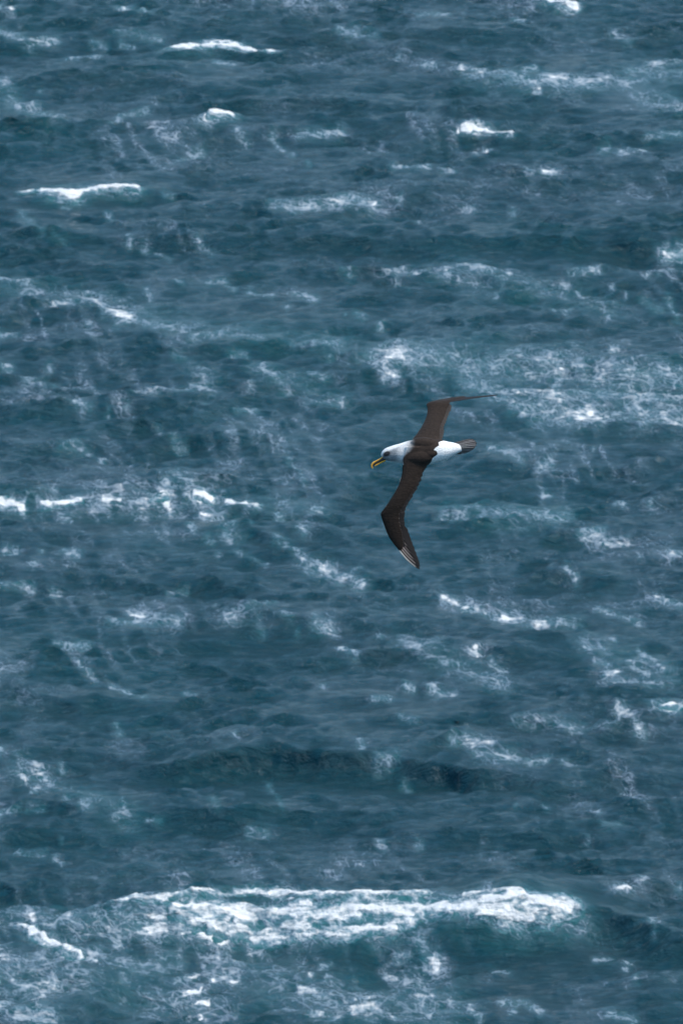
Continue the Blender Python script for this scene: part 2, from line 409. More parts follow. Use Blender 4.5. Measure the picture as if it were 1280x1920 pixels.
    ([(-4.58, 205.9), (-3.8, 205.2), (-3.08, 205.9)], 0.161, 0.3),
    ([(-5.72, 202.4), (-5.36, 201.9)], 0.198, 0.3),
    ([(-1.4, 204.1), (0.58, 202.5)], 0.279, 0.28),
    ([(1.36, 204.9), (1.78, 202.3)], 0.24, 0.28),
    ([(1.84, 268.7)], 0.052, 0.45),
    ([(0.22, 264.1)], 0.102, 0.45),
    ([(0.04, 264.3), (0.4, 264.5)], 0.064, 0.35),
    ([(1.12, 264.5), (1.42, 264.4)], 0.102, 0.5),
    ([(1.54, 264.4), (2.32, 264.2)], 0.064, 0.45),
    ([(2.5, 264.1), (2.56, 263.8)], 0.076, 0.65),
    ([(2.8, 264.5), (3.16, 264.3), (3.58, 264.0)], 0.089, 0.55),
    ([(3.7, 263.4), (4.0, 263.9)], 0.063, 0.5),
    ([(3.82, 262.8), (3.82, 262.6)], 0.076, 0.5),
    ([(2.74, 263.6), (2.8, 263.2)], 0.063, 0.4),
    ([(3.64, 261.6)], 0.075, 0.4),
    ([(1.3, 263.0), (1.6, 262.1)], 0.051, 0.35),
    ([(4.6, 262.8)], 0.063, 0.4),
    ([(5.44, 264.4), (5.56, 264.5), (6.16, 264.7)], 0.076, 0.45),
    ([(5.14, 262.6), (5.38, 262.4)], 0.063, 0.4),
    ([(5.56, 262.1), (5.74, 261.6), (6.16, 260.8), (6.28, 259.3)], 0.076, 0.45),
    ([(6.34, 262.3)], 0.076, 0.4),
    ([(6.7, 261.6)], 0.05, 0.4),
    ([(5.02, 259.8), (5.26, 259.2), (5.38, 260.2)], 0.075, 0.4),
    ([(7.06, 261.3), (7.36, 260.6), (7.54, 260.5)], 0.075, 0.45),
    ([(7.72, 261.3), (7.9, 259.6)], 0.075, 0.4),
    ([(7.48, 263.4), (8.02, 263.7)], 0.063, 0.45),
    ([(7.24, 263.2)], 0.051, 0.4),
    ([(0.34, 259.9), (0.52, 259.6)], 0.063, 0.4),
    ([(0.88, 258.9), (0.94, 258.8)], 0.062, 0.45),
    ([(0.1, 259.8)], 0.037, 0.35),
    ([(0.76, 254.5), (1.9, 255.5)], 0.061, 0.4),
    ([(0.76, 255.2), (1.54, 254.7), (2.08, 254.3)], 0.061, 0.55),
    ([(2.5, 255.1), (2.98, 254.4)], 0.061, 0.4),
    ([(3.1, 254.7), (3.28, 254.7)], 0.074, 0.55),
    ([(2.86, 254.2), (2.98, 253.8), (2.98, 252.9)], 0.098, 0.5),
    ([(3.82, 255.2), (4.18, 255.0)], 0.074, 0.65),
    ([(4.78, 254.8), (4.96, 254.7), (5.08, 254.2), (4.9, 252.6)], 0.086, 0.65),
    ([(3.94, 254.3), (4.3, 254.5)], 0.073, 0.5),
    ([(4.36, 254.2), (4.48, 253.3)], 0.073, 0.5),
    ([(1.24, 253.6), (1.3, 253.7)], 0.086, 0.5),
    ([(1.0, 253.2)], 0.073, 0.4),
    ([(6.22, 255.9), (6.34, 255.9)], 0.074, 0.5),
    ([(6.58, 253.3), (7.0, 253.4)], 0.085, 0.65),
    ([(6.94, 253.5), (7.78, 253.6)], 0.073, 0.55),
    ([(6.34, 253.0), (7.0, 251.2)], 0.098, 0.45),
    ([(7.18, 252.8), (7.48, 252.5)], 0.085, 0.5),
    ([(5.86, 251.0), (5.98, 251.0)], 0.085, 0.6),
    ([(7.42, 252.9), (7.84, 252.7)], 0.097, 0.5),
    ([(7.72, 251.5)], 0.073, 0.5),
    ([(3.22, 251.0), (4.3, 249.8)], 0.097, 0.4),
    ([(3.82, 249.8), (4.12, 249.5)], 0.096, 0.5),
    ([(5.38, 249.6), (5.62, 249.4)], 0.072, 0.5),
    ([(6.4, 249.4), (6.58, 249.2)], 0.096, 0.55),
    ([(4.9, 249.4), (5.86, 248.5)], 0.072, 0.4),
    ([(6.7, 248.2), (7.72, 249.0)], 0.084, 0.55),
    ([(7.18, 249.7)], 0.072, 0.45),
    ([(4.6, 250.3), (5.08, 250.1)], 0.084, 0.45),
    ([(2.8, 252.6), (3.16, 251.3)], 0.061, 0.4),
    ([(3.22, 254.3), (5.14, 254.2), (6.88, 252.5), (7.72, 249.9)], 0.416, 0.3),
    ([(3.28, 246.2), (3.76, 245.4), (4.0, 245.0)], 0.071, 0.4),
    ([(4.42, 244.7), (4.66, 244.9)], 0.059, 0.4),
    ([(5.62, 245.9)], 0.047, 0.45),
    ([(4.42, 242.5), (4.54, 242.3)], 0.059, 0.45),
    ([(5.98, 241.3), (6.16, 241.2)], 0.058, 0.45),
    ([(6.76, 241.1)], 0.058, 0.4),
    ([(2.14, 240.3), (2.26, 240.2)], 0.058, 0.45),
    ([(2.38, 240.2), (2.68, 240.1)], 0.07, 0.55),
    ([(2.86, 240.8), (3.04, 240.0)], 0.105, 0.65),
    ([(3.22, 240.3), (3.82, 239.4)], 0.116, 0.5),
    ([(4.18, 239.6), (4.3, 239.5)], 0.069, 0.55),
    ([(4.48, 239.6), (4.78, 239.8)], 0.058, 0.5),
    ([(2.56, 239.4)], 0.058, 0.45),
    ([(5.2, 238.4), (5.68, 238.6)], 0.058, 0.4),
    ([(5.68, 238.2), (6.22, 238.1)], 0.046, 0.4),
    ([(7.06, 237.1), (7.3, 237.1)], 0.046, 0.5),
    ([(6.4, 236.5)], 0.046, 0.3),
    ([(0.76, 255.2), (2.74, 254.8), (4.9, 254.4), (6.34, 253.1), (7.96, 253.2)], 0.246, 0.46),
    ([(2.92, 252.8), (4.96, 250.6), (7.84, 250.8)], 0.268, 0.42),
    ([(4.36, 249.4), (7.84, 249.1)], 0.168, 0.38),
    ([(3.28, 287.3), (4.9, 286.0), (6.7, 286.1), (8.8, 287.1)], 0.22, 0.3),
    ([(7.66, 284.8), (8.68, 283.2)], 0.245, 0.25),
    ([(-8.72, 284.7), (-7.28, 281.2)], 0.218, 0.25),
    ([(2.32, 241.0), (3.7, 239.6), (4.9, 239.9)], 0.163, 0.3),
    ([(-3.44, 254.2), (-2.96, 252.7)], 0.196, 0.22),
    ([(-1.94, 254.1), (0.04, 251.2)], 0.196, 0.22),
    ([(-8.12, 263.0), (-5.48, 261.5), (-3.86, 258.7), (-0.02, 256.8)], 0.228, 0.22),
    ([(-7.46, 241.1), (-0.38, 240.9)], 0.163, 0.14),
    ([(-3.62, 243.4), (-2.3, 238.1)], 0.211, 0.2),
    ([(2.26, 264.4), (6.28, 260.5)], 0.305, 0.22),
    ([(5.14, 228.9), (6.7, 226.6)], 0.2, 0.25),
    ([(1.3, 229.4), (3.28, 225.7)], 0.178, 0.22),
    ([(3.28, 231.5), (4.96, 231.0)], 0.112, 0.29),
    ([(-6.38, 219.1), (-4.16, 215.3)], 0.17, 0.22),
    ([(-0.68, 235.8), (0.4, 234.5)], 0.137, 0.29),
    ([(-6.38, 204.7), (-2.18, 203.0)], 0.34, 0.22),
    ([(-2.24, 205.4), (2.08, 202.3)], 0.341, 0.24),
    ([(-6.32, 208.5), (-2.12, 207.3)], 0.183, 0.25),
]
# the breaking crests, each a thing of its own
WHITECAPS = [
    ('biggest white breaker, spilling foam in a wide band across the lower sea', [
        ([(-4.46, 208.2), (-3.44, 208.0), (-2.42, 208.5), (-1.64, 208.8), (-0.8, 208.5), (0.64, 208.3), (1.66, 208.7)], 0.091, 1.0),
        ([(2.32, 208.2), (3.52, 208.0)], 0.081, 1.0),
        ([(-3.14, 207.7), (-1.94, 207.8), (-0.38, 207.7), (1.66, 208.0), (3.04, 207.5), (4.36, 207.8)], 0.243, 1.0),
        ([(-2.42, 207.3), (-1.16, 207.1), (-0.02, 207.0), (1.0, 207.2)], 0.141, 0.95),
        ([(0.52, 207.2), (1.24, 207.5)], 0.222, 0.85),
        ([(3.16, 207.4), (3.76, 207.4), (4.24, 207.8)], 0.121, 0.9),
    ]),
    ('long arched whitecap high up, left of centre above a small round one', [
        ([(-4.46, 290.4), (-3.74, 290.4), (-3.38, 291.3), (-2.78, 290.8), (-1.88, 289.7)], 0.136, 1.0),
        ([(-3.5, 290.7), (-2.78, 290.8)], 0.203, 1.0),
    ]),
    ('broad bright whitecap at the left edge with a thin tail trailing left', [
        ([(-7.28, 272.7), (-6.68, 272.2), (-6.02, 272.9), (-5.0, 272.9)], 0.144, 1.0),
        ([(-7.04, 272.4), (-6.56, 272.2)], 0.207, 1.0),
        ([(-7.88, 272.7), (-7.4, 272.7)], 0.064, 0.8),
    ]),
    ('small stubby whitecap alone below the long arched one', [
        ([(-3.32, 280.9), (-2.78, 281.2)], 0.148, 1.0),
    ]),
    ('thin straight whitecap on a dark crest near the upper right', [
        ([(2.98, 279.9), (3.64, 279.9), (4.24, 279.5)], 0.069, 1.1),
    ]),
    ('whitecap cut off by the top edge, right of centre', [
        ([(5.38, 296.6), (5.8, 296.0), (6.16, 295.8)], 0.138, 1.0),
    ]),
    ('brightest short whitecap of the row left of the bird', [
        ([(-3.2, 241.6), (-2.84, 241.5)], 0.093, 1.0),
    ]),
    ('thin flat whitecap last on the right of the row left of the bird', [
        ([(-2.54, 241.4), (-1.82, 240.8)], 0.085, 0.95),
    ]),
    ('whitecap at the far left end of the row, touching the left edge', [
        ([(-7.58, 241.1), (-7.22, 241.0), (-6.92, 240.9)], 0.085, 0.9),
    ]),
    ('low whitecap second from the left edge in the row of whitecaps', [
        ([(-6.5, 241.0), (-6.08, 241.1), (-5.72, 241.2)], 0.085, 0.85),
    ]),
    ('bright whitecap cut off by the right edge, below the height of the bird', [
        ([(6.52, 223.7), (7.06, 223.9)], 0.119, 1.0),
    ]),
    ('faint thin whitecap in the row, just left of its brightest one', [
        ([(-4.16, 241.3), (-3.8, 241.5)], 0.085, 0.8),
    ]),
    ('pale short whitecap near the top edge, left of the centre', [
        ([(-5.78, 295.7), (-5.24, 295.0)], 0.121, 0.75),
    ]),
    ('small pale whitecap at the right edge in the upper sea', [
        ([(7.78, 266.5), (8.2, 266.5)], 0.109, 0.85),
    ]),
    ('slanting bright streak of foam left below the biggest breaker', [
        ([(-6.14, 208.1), (-5.9, 207.4), (-5.48, 206.9), (-4.94, 205.8)], 0.111, 0.9),
        ([(-5.9, 207.4), (-5.12, 205.9)], 0.148, 0.6),
    ]),
]

# ------------------------------------------------------------------ the shape of the sea
_tab = np.random.default_rng(11).random((256, 256)).astype(np.float32)


def vnoise(x, y, seed=0):
    """Smooth value noise, 0..1, one lattice cell per unit."""
    x = np.asarray(x, np.float64) + seed * 17.31
    y = np.asarray(y, np.float64) + seed * 9.77
    fx, fy = np.floor(x), np.floor(y)
    ix, iy = fx.astype(np.int64), fy.astype(np.int64)
    u, v = (x - fx).astype(np.float32), (y - fy).astype(np.float32)
    u = u * u * u * (u * (u * 6 - 15) + 10)
    v = v * v * v * (v * (v * 6 - 15) + 10)
    a, b = _tab[ix & 255, iy & 255], _tab[(ix + 1) & 255, iy & 255]
    c, d = _tab[ix & 255, (iy + 1) & 255], _tab[(ix + 1) & 255, (iy + 1) & 255]
    return a + (b - a) * u + (c - a) * v + (a - b - c + d) * u * v


def fbm(x, y, octaves=4, seed=0, gain=0.5):
    s, amp, tot = 0.0, 1.0, 0.0
    for o in range(octaves):
        c, t = math.cos(0.6 * o), math.sin(0.6 * o)
        s = s + amp * vnoise((x * c - y * t) * 2 ** o, (x * t + y * c) * 2 ** o, seed + o * 3)
        tot += amp
        amp *= gain
    return s / tot


def sstep(a, b, x):
    t = np.clip((x - a) / (b - a), 0.0, 1.0)
    return t * t * (3 - 2 * t)


WIND = np.array([0.16, -0.987])              # the wind drives the waves towards the cliff


def wave_parts():
    rng = np.random.default_rng(5)
    parts = []
    n = 150
    for i in range(n):
        L = 0.28 * (7.5 / 0.28) ** ((i + rng.random()) / n)
        spread = 0.6 if L < 1.2 else 0.38
        th = math.atan2(WIND[1], WIND[0]) + rng.normal() * spread
        slope = 0.049 if L < 0.9 else 0.029 if L < 2.0 else 0.017
        k = 2 * math.pi / L
        parts.append((k * math.cos(th), k * math.sin(th), slope / k, rng.random() * 6.283, L, math.cos(th), math.sin(th), i))
    return parts


def sea_pos(X, Y, spacing=None):
    """Where the water that rests at (X, Y) stands in the frozen moment; waves finer than the local mesh are left out."""
    X = np.asarray(X, np.float32)
    Y = np.asarray(Y, np.float32)
    gx, gy, Z = np.zeros_like(X), np.zeros_like(X), np.zeros_like(X)
    wx = X + 0.9 * (fbm(X / 3.1, Y / 3.1, 2, 40) - 0.5)
    wy = Y + 1.6 * (fbm(X / 2.7, Y / 3.9, 2, 44) - 0.5)
    gust = [(0.25 + 1.5 * sstep(0.25, 0.8, fbm(X / s, Y / (s * 1.8), 2, 50 + 7 * q))).astype(np.float32)
            for q, s in enumerate((1.3, 2.1, 3.4))]
    for kx, ky, a, ph, L, cx, cy, i in wave_parts():
        amp = gust[i % 3] * a
        if spacing is not None:
            amp = amp * np.clip(L / (2.2 * spacing) - 1.2, 0.0, 1.0)
        p = kx * wx + ky * wy + ph
        s, c = np.sin(p), np.cos(p)
        Z += amp * c
        gx -= 0.75 * amp * cx * s
        gy -= 0.75 * amp * cy * s
    near = 1.0 if spacing is None else np.clip(1.5 - spacing, 0.0, 1.0)
    for pts, A, front, back in CRESTS:       # the larger wave crests one can tell apart
        px = np.array([p[0] for p in pts]); py = np.array([p[1] for p in pts])
        x0, x1 = px.min() - 3, px.max() + 3
        m = (X > x0) & (X < x1) & (Y > py.min() - 12) & (Y < py.max() + 14)
        if not m.any():
            continue
        xs, ys = X[m], Y[m]
        d = ys - np.interp(xs, px, py) - 0.5 * (fbm(xs / 0.8, ys / 6.0, 3, 70) - 0.5)
        end = sstep(x0 + 1.7, x0 + 4.2, xs) * (1 - sstep(x1 - 4.2, x1 - 1.7, xs))
        rise = np.where(d > 0, np.exp(-(d / back) ** 2), np.exp(-(d / front) ** 2))
        dip = 0.28 * np.exp(-((d + 2.6 * front) / (1.3 * front)) ** 2)
        Z[m] += (A * end * (rise - dip)).astype(np.float32)
        gy[m] += (-0.42 * A * end * np.exp(-(d / (0.8 * front)) ** 2)).astype(np.float32)
    return X + gx, Y + gy, Z


def stroke_field(X, Y, strokes, K=0.27):
    """How densely foam lies at (X, Y): strokes are ([(x, y) ...], half width, density); patches lie 1/K times as deep as wide."""
    S = np.zeros(X.shape, np.float32)
    for pts, w, dens in strokes:
        P = np.array(pts, np.float64)
        r = 2.3 * w
        m = (X > P[:, 0].min() - r) & (X < P[:, 0].max() + r) & (Y > P[:, 1].min() - r / K) & (Y < P[:, 1].max() + r / K)
        if not m.any():
            continue
        x, y = X[m], Y[m]
        x = x + 0.9 * w * (fbm(x / (1.6 * w), y * K / (1.6 * w), 2, 80) - 0.5)
        y = y + 0.9 * w / K * (fbm(x / (1.6 * w), y * K / (1.6 * w), 2, 84) - 0.5)
        y = y * K
        best = np.full(x.shape, 1e9)
        Q = P * (1, K)
        if len(Q) == 1:
            best = (x - Q[0, 0]) ** 2 + (y - Q[0, 1]) ** 2
        for a, b in zip(Q[:-1], Q[1:]):
            v = b - a
            t = np.clip(((x - a[0]) * v[0] + (y - a[1]) * v[1]) / (v @ v + 1e-9), 0, 1)
            best = np.minimum(best, (x - a[0] - t * v[0]) ** 2 + (y - a[1] - t * v[1]) ** 2)
        S[m] = np.maximum(S[m], dens * np.exp(-(best / (w * w)) * 0.9))
    return S


# ------------------------------------------------------------------ helpers
def link(name, me, parent=None):
    o = bpy.data.objects.new(name, me)
    COL.objects.link(o)
    if parent is not None:
        o.parent = parent
    return o


def tag(o, label=None, cat=None, group=None, kind=None):
    for k, v in (('label', label), ('category', cat), ('group', group), ('kind', kind)):
        if v:
            o[k] = v
    return o


def mesh_from_arrays(name, co, quads, smooth=True):
    me = bpy.data.meshes.new(name)
    n, m = len(co), len(quads)
    me.vertices.add(n)
    me.vertices.foreach_set('co', np.ascontiguousarray(co, np.float32).ravel())
    me.loops.add(m * 4)
    me.loops.foreach_set('vertex_index', np.ascontiguousarray(quads, np.int32).ravel())
    me.polygons.add(m)
    me.polygons.foreach_set('loop_start', np.arange(0, m * 4, 4, dtype=np.int32))
    me.polygons.foreach_set('use_smooth', np.full(m, smooth))
    me.update()
    me.validate()
    return me


def float_attr(me, name, val):
    a = me.attributes.new(name, 'FLOAT', 'POINT')
    a.data.foreach_set('value', np.ascontiguousarray(val, np.float32).ravel())


def grid_quads(ny, nx):
    i = np.arange(ny * nx, dtype=np.int32).reshape(ny, nx)
    return np.stack([i[:-1, :-1], i[:-1, 1:], i[1:, 1:], i[1:, :-1]], -1).reshape(-1, 4)


def new_mat(name):
    m = bpy.data.materials.new(name)
    m.use_nodes = True
    return m, m.node_tree.nodes, m.node_tree.links, m.node_tree.nodes['Principled BSDF']


def ramp(n, stops):
    r = n.new('ShaderNodeValToRGB')
    e = r.color_ramp.elements
    while len(e) < len(stops):
        e.new(0.5)
    for q, (p, c) in zip(e, stops):
        q.position = p
        q.color = (c, c, c, 1) if not isinstance(c, tuple) else c + (1,)
    return r


# ------------------------------------------------------------------ materials of the sea
FOAM_COL = (0.86, 0.87, 0.88, 1.0)


def water_material():
    m, n, l, b = new_mat('sea_water')
    geo = n.new('ShaderNodeNewGeometry')                     # world position, so whitecaps and sea share one pattern
    # fine ripples, drawn out along the crests
    mp = n.new('ShaderNodeMapping')
    mp.inputs['Rotation'].default_value = (0, 0, 0.16)
    mp.inputs['Scale'].default_value = (0.75, 1.8, 1.0)
    l.new(geo.outputs['Position'], mp.inputs['Vector'])
    r1 = n.new('ShaderNodeTexNoise')
    r1.inputs['Scale'].default_value = 3.2
    r1.inputs['Detail'].default_value = 6.0
    r1.inputs['Roughness'].default_value = 0.62
    r1.inputs['Distortion'].default_value = 0.4
    l.new(mp.outputs['Vector'], r1.inputs['Vector'])
    bp = n.new('ShaderNodeBump')
    bp.inputs['Strength'].default_value = 1.0
    bp.inputs['Distance'].default_value = 0.20
    l.new(r1.outputs['Fac'], bp.inputs['Height'])
    # bubbles carried under the surface turn the dark water turquoise
    at_a = n.new('ShaderNodeAttribute'); at_a.attribute_name = 'bubbles'
    deep = n.new('ShaderNodeMix'); deep.data_type = 'RGBA'
    deep.inputs[6].default_value = (0.0006, 0.037, 0.054, 1)
    deep.inputs[7].default_value = (0.012, 0.13, 0.145, 1)
    l.new(at_a.outputs['Fac'], deep.inputs[0])
    # foam: the attribute says how much lies there; it draws itself into webs along the wind, closes up where it is thick
    def noise(scale, detail, rough, vec, dist=0.0):
        z = n.new('ShaderNodeTexNoise')
        z.inputs['Scale'].default_value = scale
        z.inputs['Detail'].default_value = detail
        z.inputs['Roughness'].default_value = rough
        z.inputs['Distortion'].default_value = dist
        l.new(vec, z.inputs['Vector'])
        return z.outputs['Fac']

    # measured along the wave faces, so that foam is not drawn out on the steep ones
    sep = n.new('ShaderNodeSeparateXYZ'); l.new(geo.outputs['Position'], sep.inputs[0])
    along = n.new('ShaderNodeMath'); along.operation = 'MULTIPLY_ADD'; along.inputs[1].default_value = 1.9
    l.new(sep.outputs['Z'], along.inputs[0]); l.new(sep.outputs['Y'], along.inputs[2])
    face = n.new('ShaderNodeCombineXYZ')
    l.new(sep.outputs['X'], face.inputs['X']); l.new(along.outputs[0], face.inputs['Y'])

    def place(sx, sy, rot):
        q = n.new('ShaderNodeMapping')
        q.inputs['Rotation'].default_value = (0, 0, rot)
        q.vector_type = 'TEXTURE'
        q.inputs['Scale'].default_value = (1 / sx, 1 / sy, 3.0)
        l.new(face.outputs[0], q.inputs['Vector'])
        return q.outputs['Vector']

    def calc(op, a, b=None, c=None, clamp=False):
        q = n.new('ShaderNodeMath'); q.operation = op; q.use_clamp = clamp
        for k, v in enumerate((a, b, c)):
            if v is None:
                continue
            if isinstance(v, (int, float)):
                q.inputs[k].default_value = v
            else:
                l.new(v, q.inputs[k])
        return q.outputs[0]

    at_f = n.new('ShaderNodeAttribute'); at_f.attribute_name = 'foam'
    D = calc('MAXIMUM', calc('SUBTRACT', at_f.outputs['Fac'], 0.05), 0.0)
    G = noise(8.0, 4.0, 0.62, place(1.0, 0.6, 0.16))
    H = noise(1.0, 4.0, 0.55, place(1.7, 2.6, 0.0), 0.6)
    grain = calc('MULTIPLY_ADD', G, 2.6, -0.4)
    webs = None
    gaps = calc('MULTIPLY', D, calc('SUBTRACT', 1.45, D, None, True))
    for scale, sx, sy, rot, wid in ((1.0, 1.5, 0.85, 0.24, 0.075), (1.0, 3.0, 1.9, 0.15, 0.060), (1.0, 4.6, 0.9, 0.30, 0.052)):
        w = calc('ABSOLUTE', calc('SUBTRACT', noise(scale, 2.5, 0.5, place(sx, sy, rot), 0.7), 0.5))
        half = calc('MULTIPLY', calc('MULTIPLY', gaps, wid * 1.25), grain)
        w = calc('DIVIDE', calc('SUBTRACT', half, w), calc('MULTIPLY_ADD', D, 0.07, 0.018), None, True)
        webs = w if webs is None else calc('MAXIMUM', webs, w)
    body = calc('SUBTRACT', calc('SUBTRACT', D, 0.24), calc('MULTIPLY', H, 0.95))
    body = calc('ADD', body, calc('MULTIPLY_ADD', G, 0.6, -0.3))
    body = calc('MULTIPLY', body, 4.0, None, True)
    soft = calc('MULTIPLY_ADD', noise(1.0, 3.0, 0.55, place(3.2, 2.2, 0.1), 0.3), 2.4, -0.7, True)
    veil = calc('MULTIPLY', D, calc('MULTIPLY', soft, 0.42))
    thin = calc('MULTIPLY', webs, calc('MULTIPLY_ADD', D, 0.80, 0.16))
    a = n.new('ShaderNodeMath'); a.operation = 'ADD'; a.use_clamp = True
    l.new(calc('MAXIMUM', thin, body), a.inputs[0]); l.new(veil, a.inputs[1])
    col = n.new('ShaderNodeMix'); col.data_type = 'RGBA'
    l.new(a.outputs[0], col.inputs[0]); l.new(deep.outputs[2], col.inputs[6])
    fcol = n.new('ShaderNodeMix'); fcol.data_type = 'RGBA'        # thin foam lets the blue of the water through
    fcol.inputs[6].default_value = (0.50, 0.62, 0.80, 1)
    fcol.inputs[7].default_value = FOAM_COL
    l.new(calc('MULTIPLY_ADD', a.outputs[0], 2.0, -0.5, True), fcol.inputs[0])
    l.new(fcol.outputs[2], col.inputs[7])
    l.new(col.outputs[2], b.inputs['Base Color'])
    ro = n.new('ShaderNodeMapRange')
    ro.inputs['To Min'].default_value = 0.13; ro.inputs['To Max'].default_value = 0.8
    l.new(a.outputs[0], ro.inputs['Value']); l.new(ro.outputs[0], b.inputs['Roughness'])
    b.inputs['IOR'].default_value = 1.333
    b.inputs['Specular IOR Level'].default_value = 0.46
    froth = n.new('ShaderNodeBump')
    froth.inputs['Strength'].default_value = 0.8
    froth.inputs['Distance'].default_value = 0.06
    l.new(calc('MULTIPLY', G, a.outputs[0]), froth.inputs['Height'])
    l.new(bp.outputs['Normal'], froth.inputs['Normal'])
    l.new(froth.outputs['Normal'], b.inputs['Normal'])
    return m


# ------------------------------------------------------------------ the sea: one sheet to the horizon, finest where the picture shows it
def axis(lo, hi, step, mid_lo, mid_hi, mid_step, far_lo, far_hi):
    """Even steps where the picture looks, wider ones for some way round it, then ever wider ones to the horizon."""
    core = list(np.arange(lo, hi + step * 0.5, step))

    def outwards(v, mid, far):
        out, s = [], step
        while v < far:
            s = min(s * 1.06, mid_step) if v < mid else s * 1.16
            v += s
            out.append(v)
        return out
    up = outwards(core[-1], mid_hi, far_hi)
    dn = [-v for v in outwards(-core[0], -mid_lo, -far_lo)]
    return np.array(dn[::-1] + core + up)


def loose_foam(X, Y):
    """Faint streaks that the wind draws out over the whole sea, patchy."""
    u = X * -WIND[1] + Y * WIND[0] + 0.8 * (fbm(X / 2.5, Y / 4.0, 2, 61) - 0.5)
    v = -X * WIND[0] + Y * -WIND[1] * 1.0
    st = 1 - np.abs(2 * fbm(u / 0.5, v / 5.0, 3, 63) - 1) * 3.0
    patch = sstep(0.42, 0.72, fbm(X / 3.2, Y / 9.0, 3, 66))
    band = sstep(0.5, 0.75, fbm(X / 2.6, Y / 1.5, 3, 69)) * 0.6
    return np.clip(st, 0, 1) * patch * 0.36 + band * 0.22


xs = axis(-9.4, 9.4, 0.054, -42, 42, 0.17, -30000, 30000)
ys = axis(198.0, 304.0, 0.10, 168, 345, 0.30, -4000, 30000)
GX, GY = np.meshgrid(xs, ys)
sx = np.gradient(xs); sy = np.gradient(ys)
SP = np.maximum(np.maximum(sx[None, :], 0.6 * sy[:, None]), 0.06).astype(np.float32)
px, py, pz = sea_pos(GX, GY, SP)
foam = stroke_field(GX, GY, FOAM)
caps = np.zeros_like(foam)
for _, st in WHITECAPS:
    caps = np.maximum(caps, 0.8 * stroke_field(GX, GY, [(p, w * (1.0 if len(st) > 4 else 1.3), d) for p, w, d in st], 0.5))
halo = stroke_field(GX, GY, [(p, w * 3.2, d) for p, w, d in FOAM if w < 0.11], 0.45)
faint = loose_foam(GX, GY)
cover = np.maximum(np.maximum(np.minimum(1.2 * foam, 0.64), caps), 0.42 * halo) + 0.85 * faint + 0.10 * sstep(0.3, 0.7, fbm(GX / 3.0, GY / 6.0, 3, 93))
cover = np.clip(cover * (0.62 + 0.65 * sstep(0.25, 0.75, fbm(GX / 0.9, GY / 1.9, 3, 96))), 0, 1) * np.clip(2.0 - SP, 0, 1) + 0.22 * fbm(GX / 40.0, GY / 90.0, 3, 97) * np.clip(SP - 1.0, 0, 1)
foam = np.maximum(foam, caps)
bubbles = np.clip(0.9 * np.sqrt(np.clip(foam, 0, 1)) * 0.7 + 0.2 * faint + 0.06 * sstep(0.45, 0.75, fbm(GX / 2.2, GY / 5, 3, 90)), 0, 1)
sea_me = mesh_from_arrays('sea', np.stack([px, py, pz], -1).reshape(-1, 3), grid_quads(len(ys), len(xs)))
float_attr(sea_me, 'foam', cover)
float_attr(sea_me, 'bubbles', bubbles)
water_mat = water_material()
sea_me.materials.append(water_mat)
tag(link('sea', sea_me), 'rough blue grey sea with foam streaks and wind waves', kind='structure')

# ------------------------------------------------------------------ whitecaps: frothy water heaped on the crests, each a thing of its own
for label, strokes in WHITECAPS:
    P = np.array([p for st in strokes for p in st[0]])
    wmax = max(st[1] for st in strokes)
    gx = np.arange(P[:, 0].min() - 2 * wmax, P[:, 0].max() + 2 * wmax, 0.03)
    gy = np.arange(P[:, 1].min() - 5 * wmax, P[:, 1].max() + 5 * wmax, 0.05)
    X, Y = np.meshgrid(gx, gy)
    d = stroke_field(X, Y, strokes, 0.55)
    fine = fbm(X / 0.12, Y / 0.20, 3, 104)
    t = d - 0.32 + 0.4 * (fbm(X / 0.35, Y / 0.45, 3, 100) - 0.5) + 0.3 * (fine - 0.5)
    lump = fbm(X / 0.20, Y / 0.25, 4, 108)
    x, y, z = sea_pos(X, Y, np.full(X.shape, 0.095, np.float32))
    thick = np.where(t > 0, np.minimum(t, 0.6) * (0.03 + 0.13 * lump), t * 0.5)
    thick = np.maximum(thick, -0.05) * min(1.0, wmax / 0.10)
    dens = np.clip(0.22 + 1.5 * np.maximum(t, 0), 0, 0.93 if len(strokes) > 4 else 1.2)
    Q = grid_quads(len(gy), len(gx))
    Q = Q[(t.ravel()[Q] > -0.01).any(1)]
    used = np.unique(Q)
    re = np.full(X.size, -1, np.int32); re[used] = np.arange(len(used))
    co = np.stack([x, y, z + thick], -1).reshape(-1, 3)[used]
    c = np.array([co[:, 0].mean(), co[:, 1].mean(), co[:, 2].min()])
    me = mesh_from_arrays('whitecap', co - c, re[Q])
    float_attr(me, 'foam', dens.ravel()[used])
    float_attr(me, 'bubbles', np.full(len(used), 0.9))
    me.materials.append(water_mat)
    o = link('whitecap', me)
    o.location = c
    tag(o, label, 'whitecap', 'whitecaps breaking on the wave crests')


# ------------------------------------------------------------------ the albatross
# Its own axes: x towards the tail, y across the back to the far wing, z out of the banked back; metres.
# Measures below are steps of a grid with 258 steps to the metre; (795, 850) is the middle of the back.
STEP = 1.0 / 258.0


def B(px, py, d=0.0):
    return Vector(((px - 795.0) * STEP, (850.0 - py) * STEP, d))


def loft(bm, rings, close_ends=True):
    vs = [[bm.verts.new(p) for p in r] for r in rings]
    n = len(rings[0])
    for a, b in zip(vs[:-1], vs[1:]):
        for i in range(n):
            j = (i + 1) % n
            bm.faces.new((a[i], a[j], b[j], b[i]))
    if close_ends:
        for r, flip in ((vs[0], True), (vs[-1], False)):
            c = bm.verts.new(sum((v.co for v in r), Vector()) / n)
            for i in range(n):
                j = (i + 1) % n
                bm.faces.new((r[j], r[i], c) if flip else (r[i], r[j], c))
    bmesh.ops.recalc_face_normals(bm, faces=bm.faces[:])


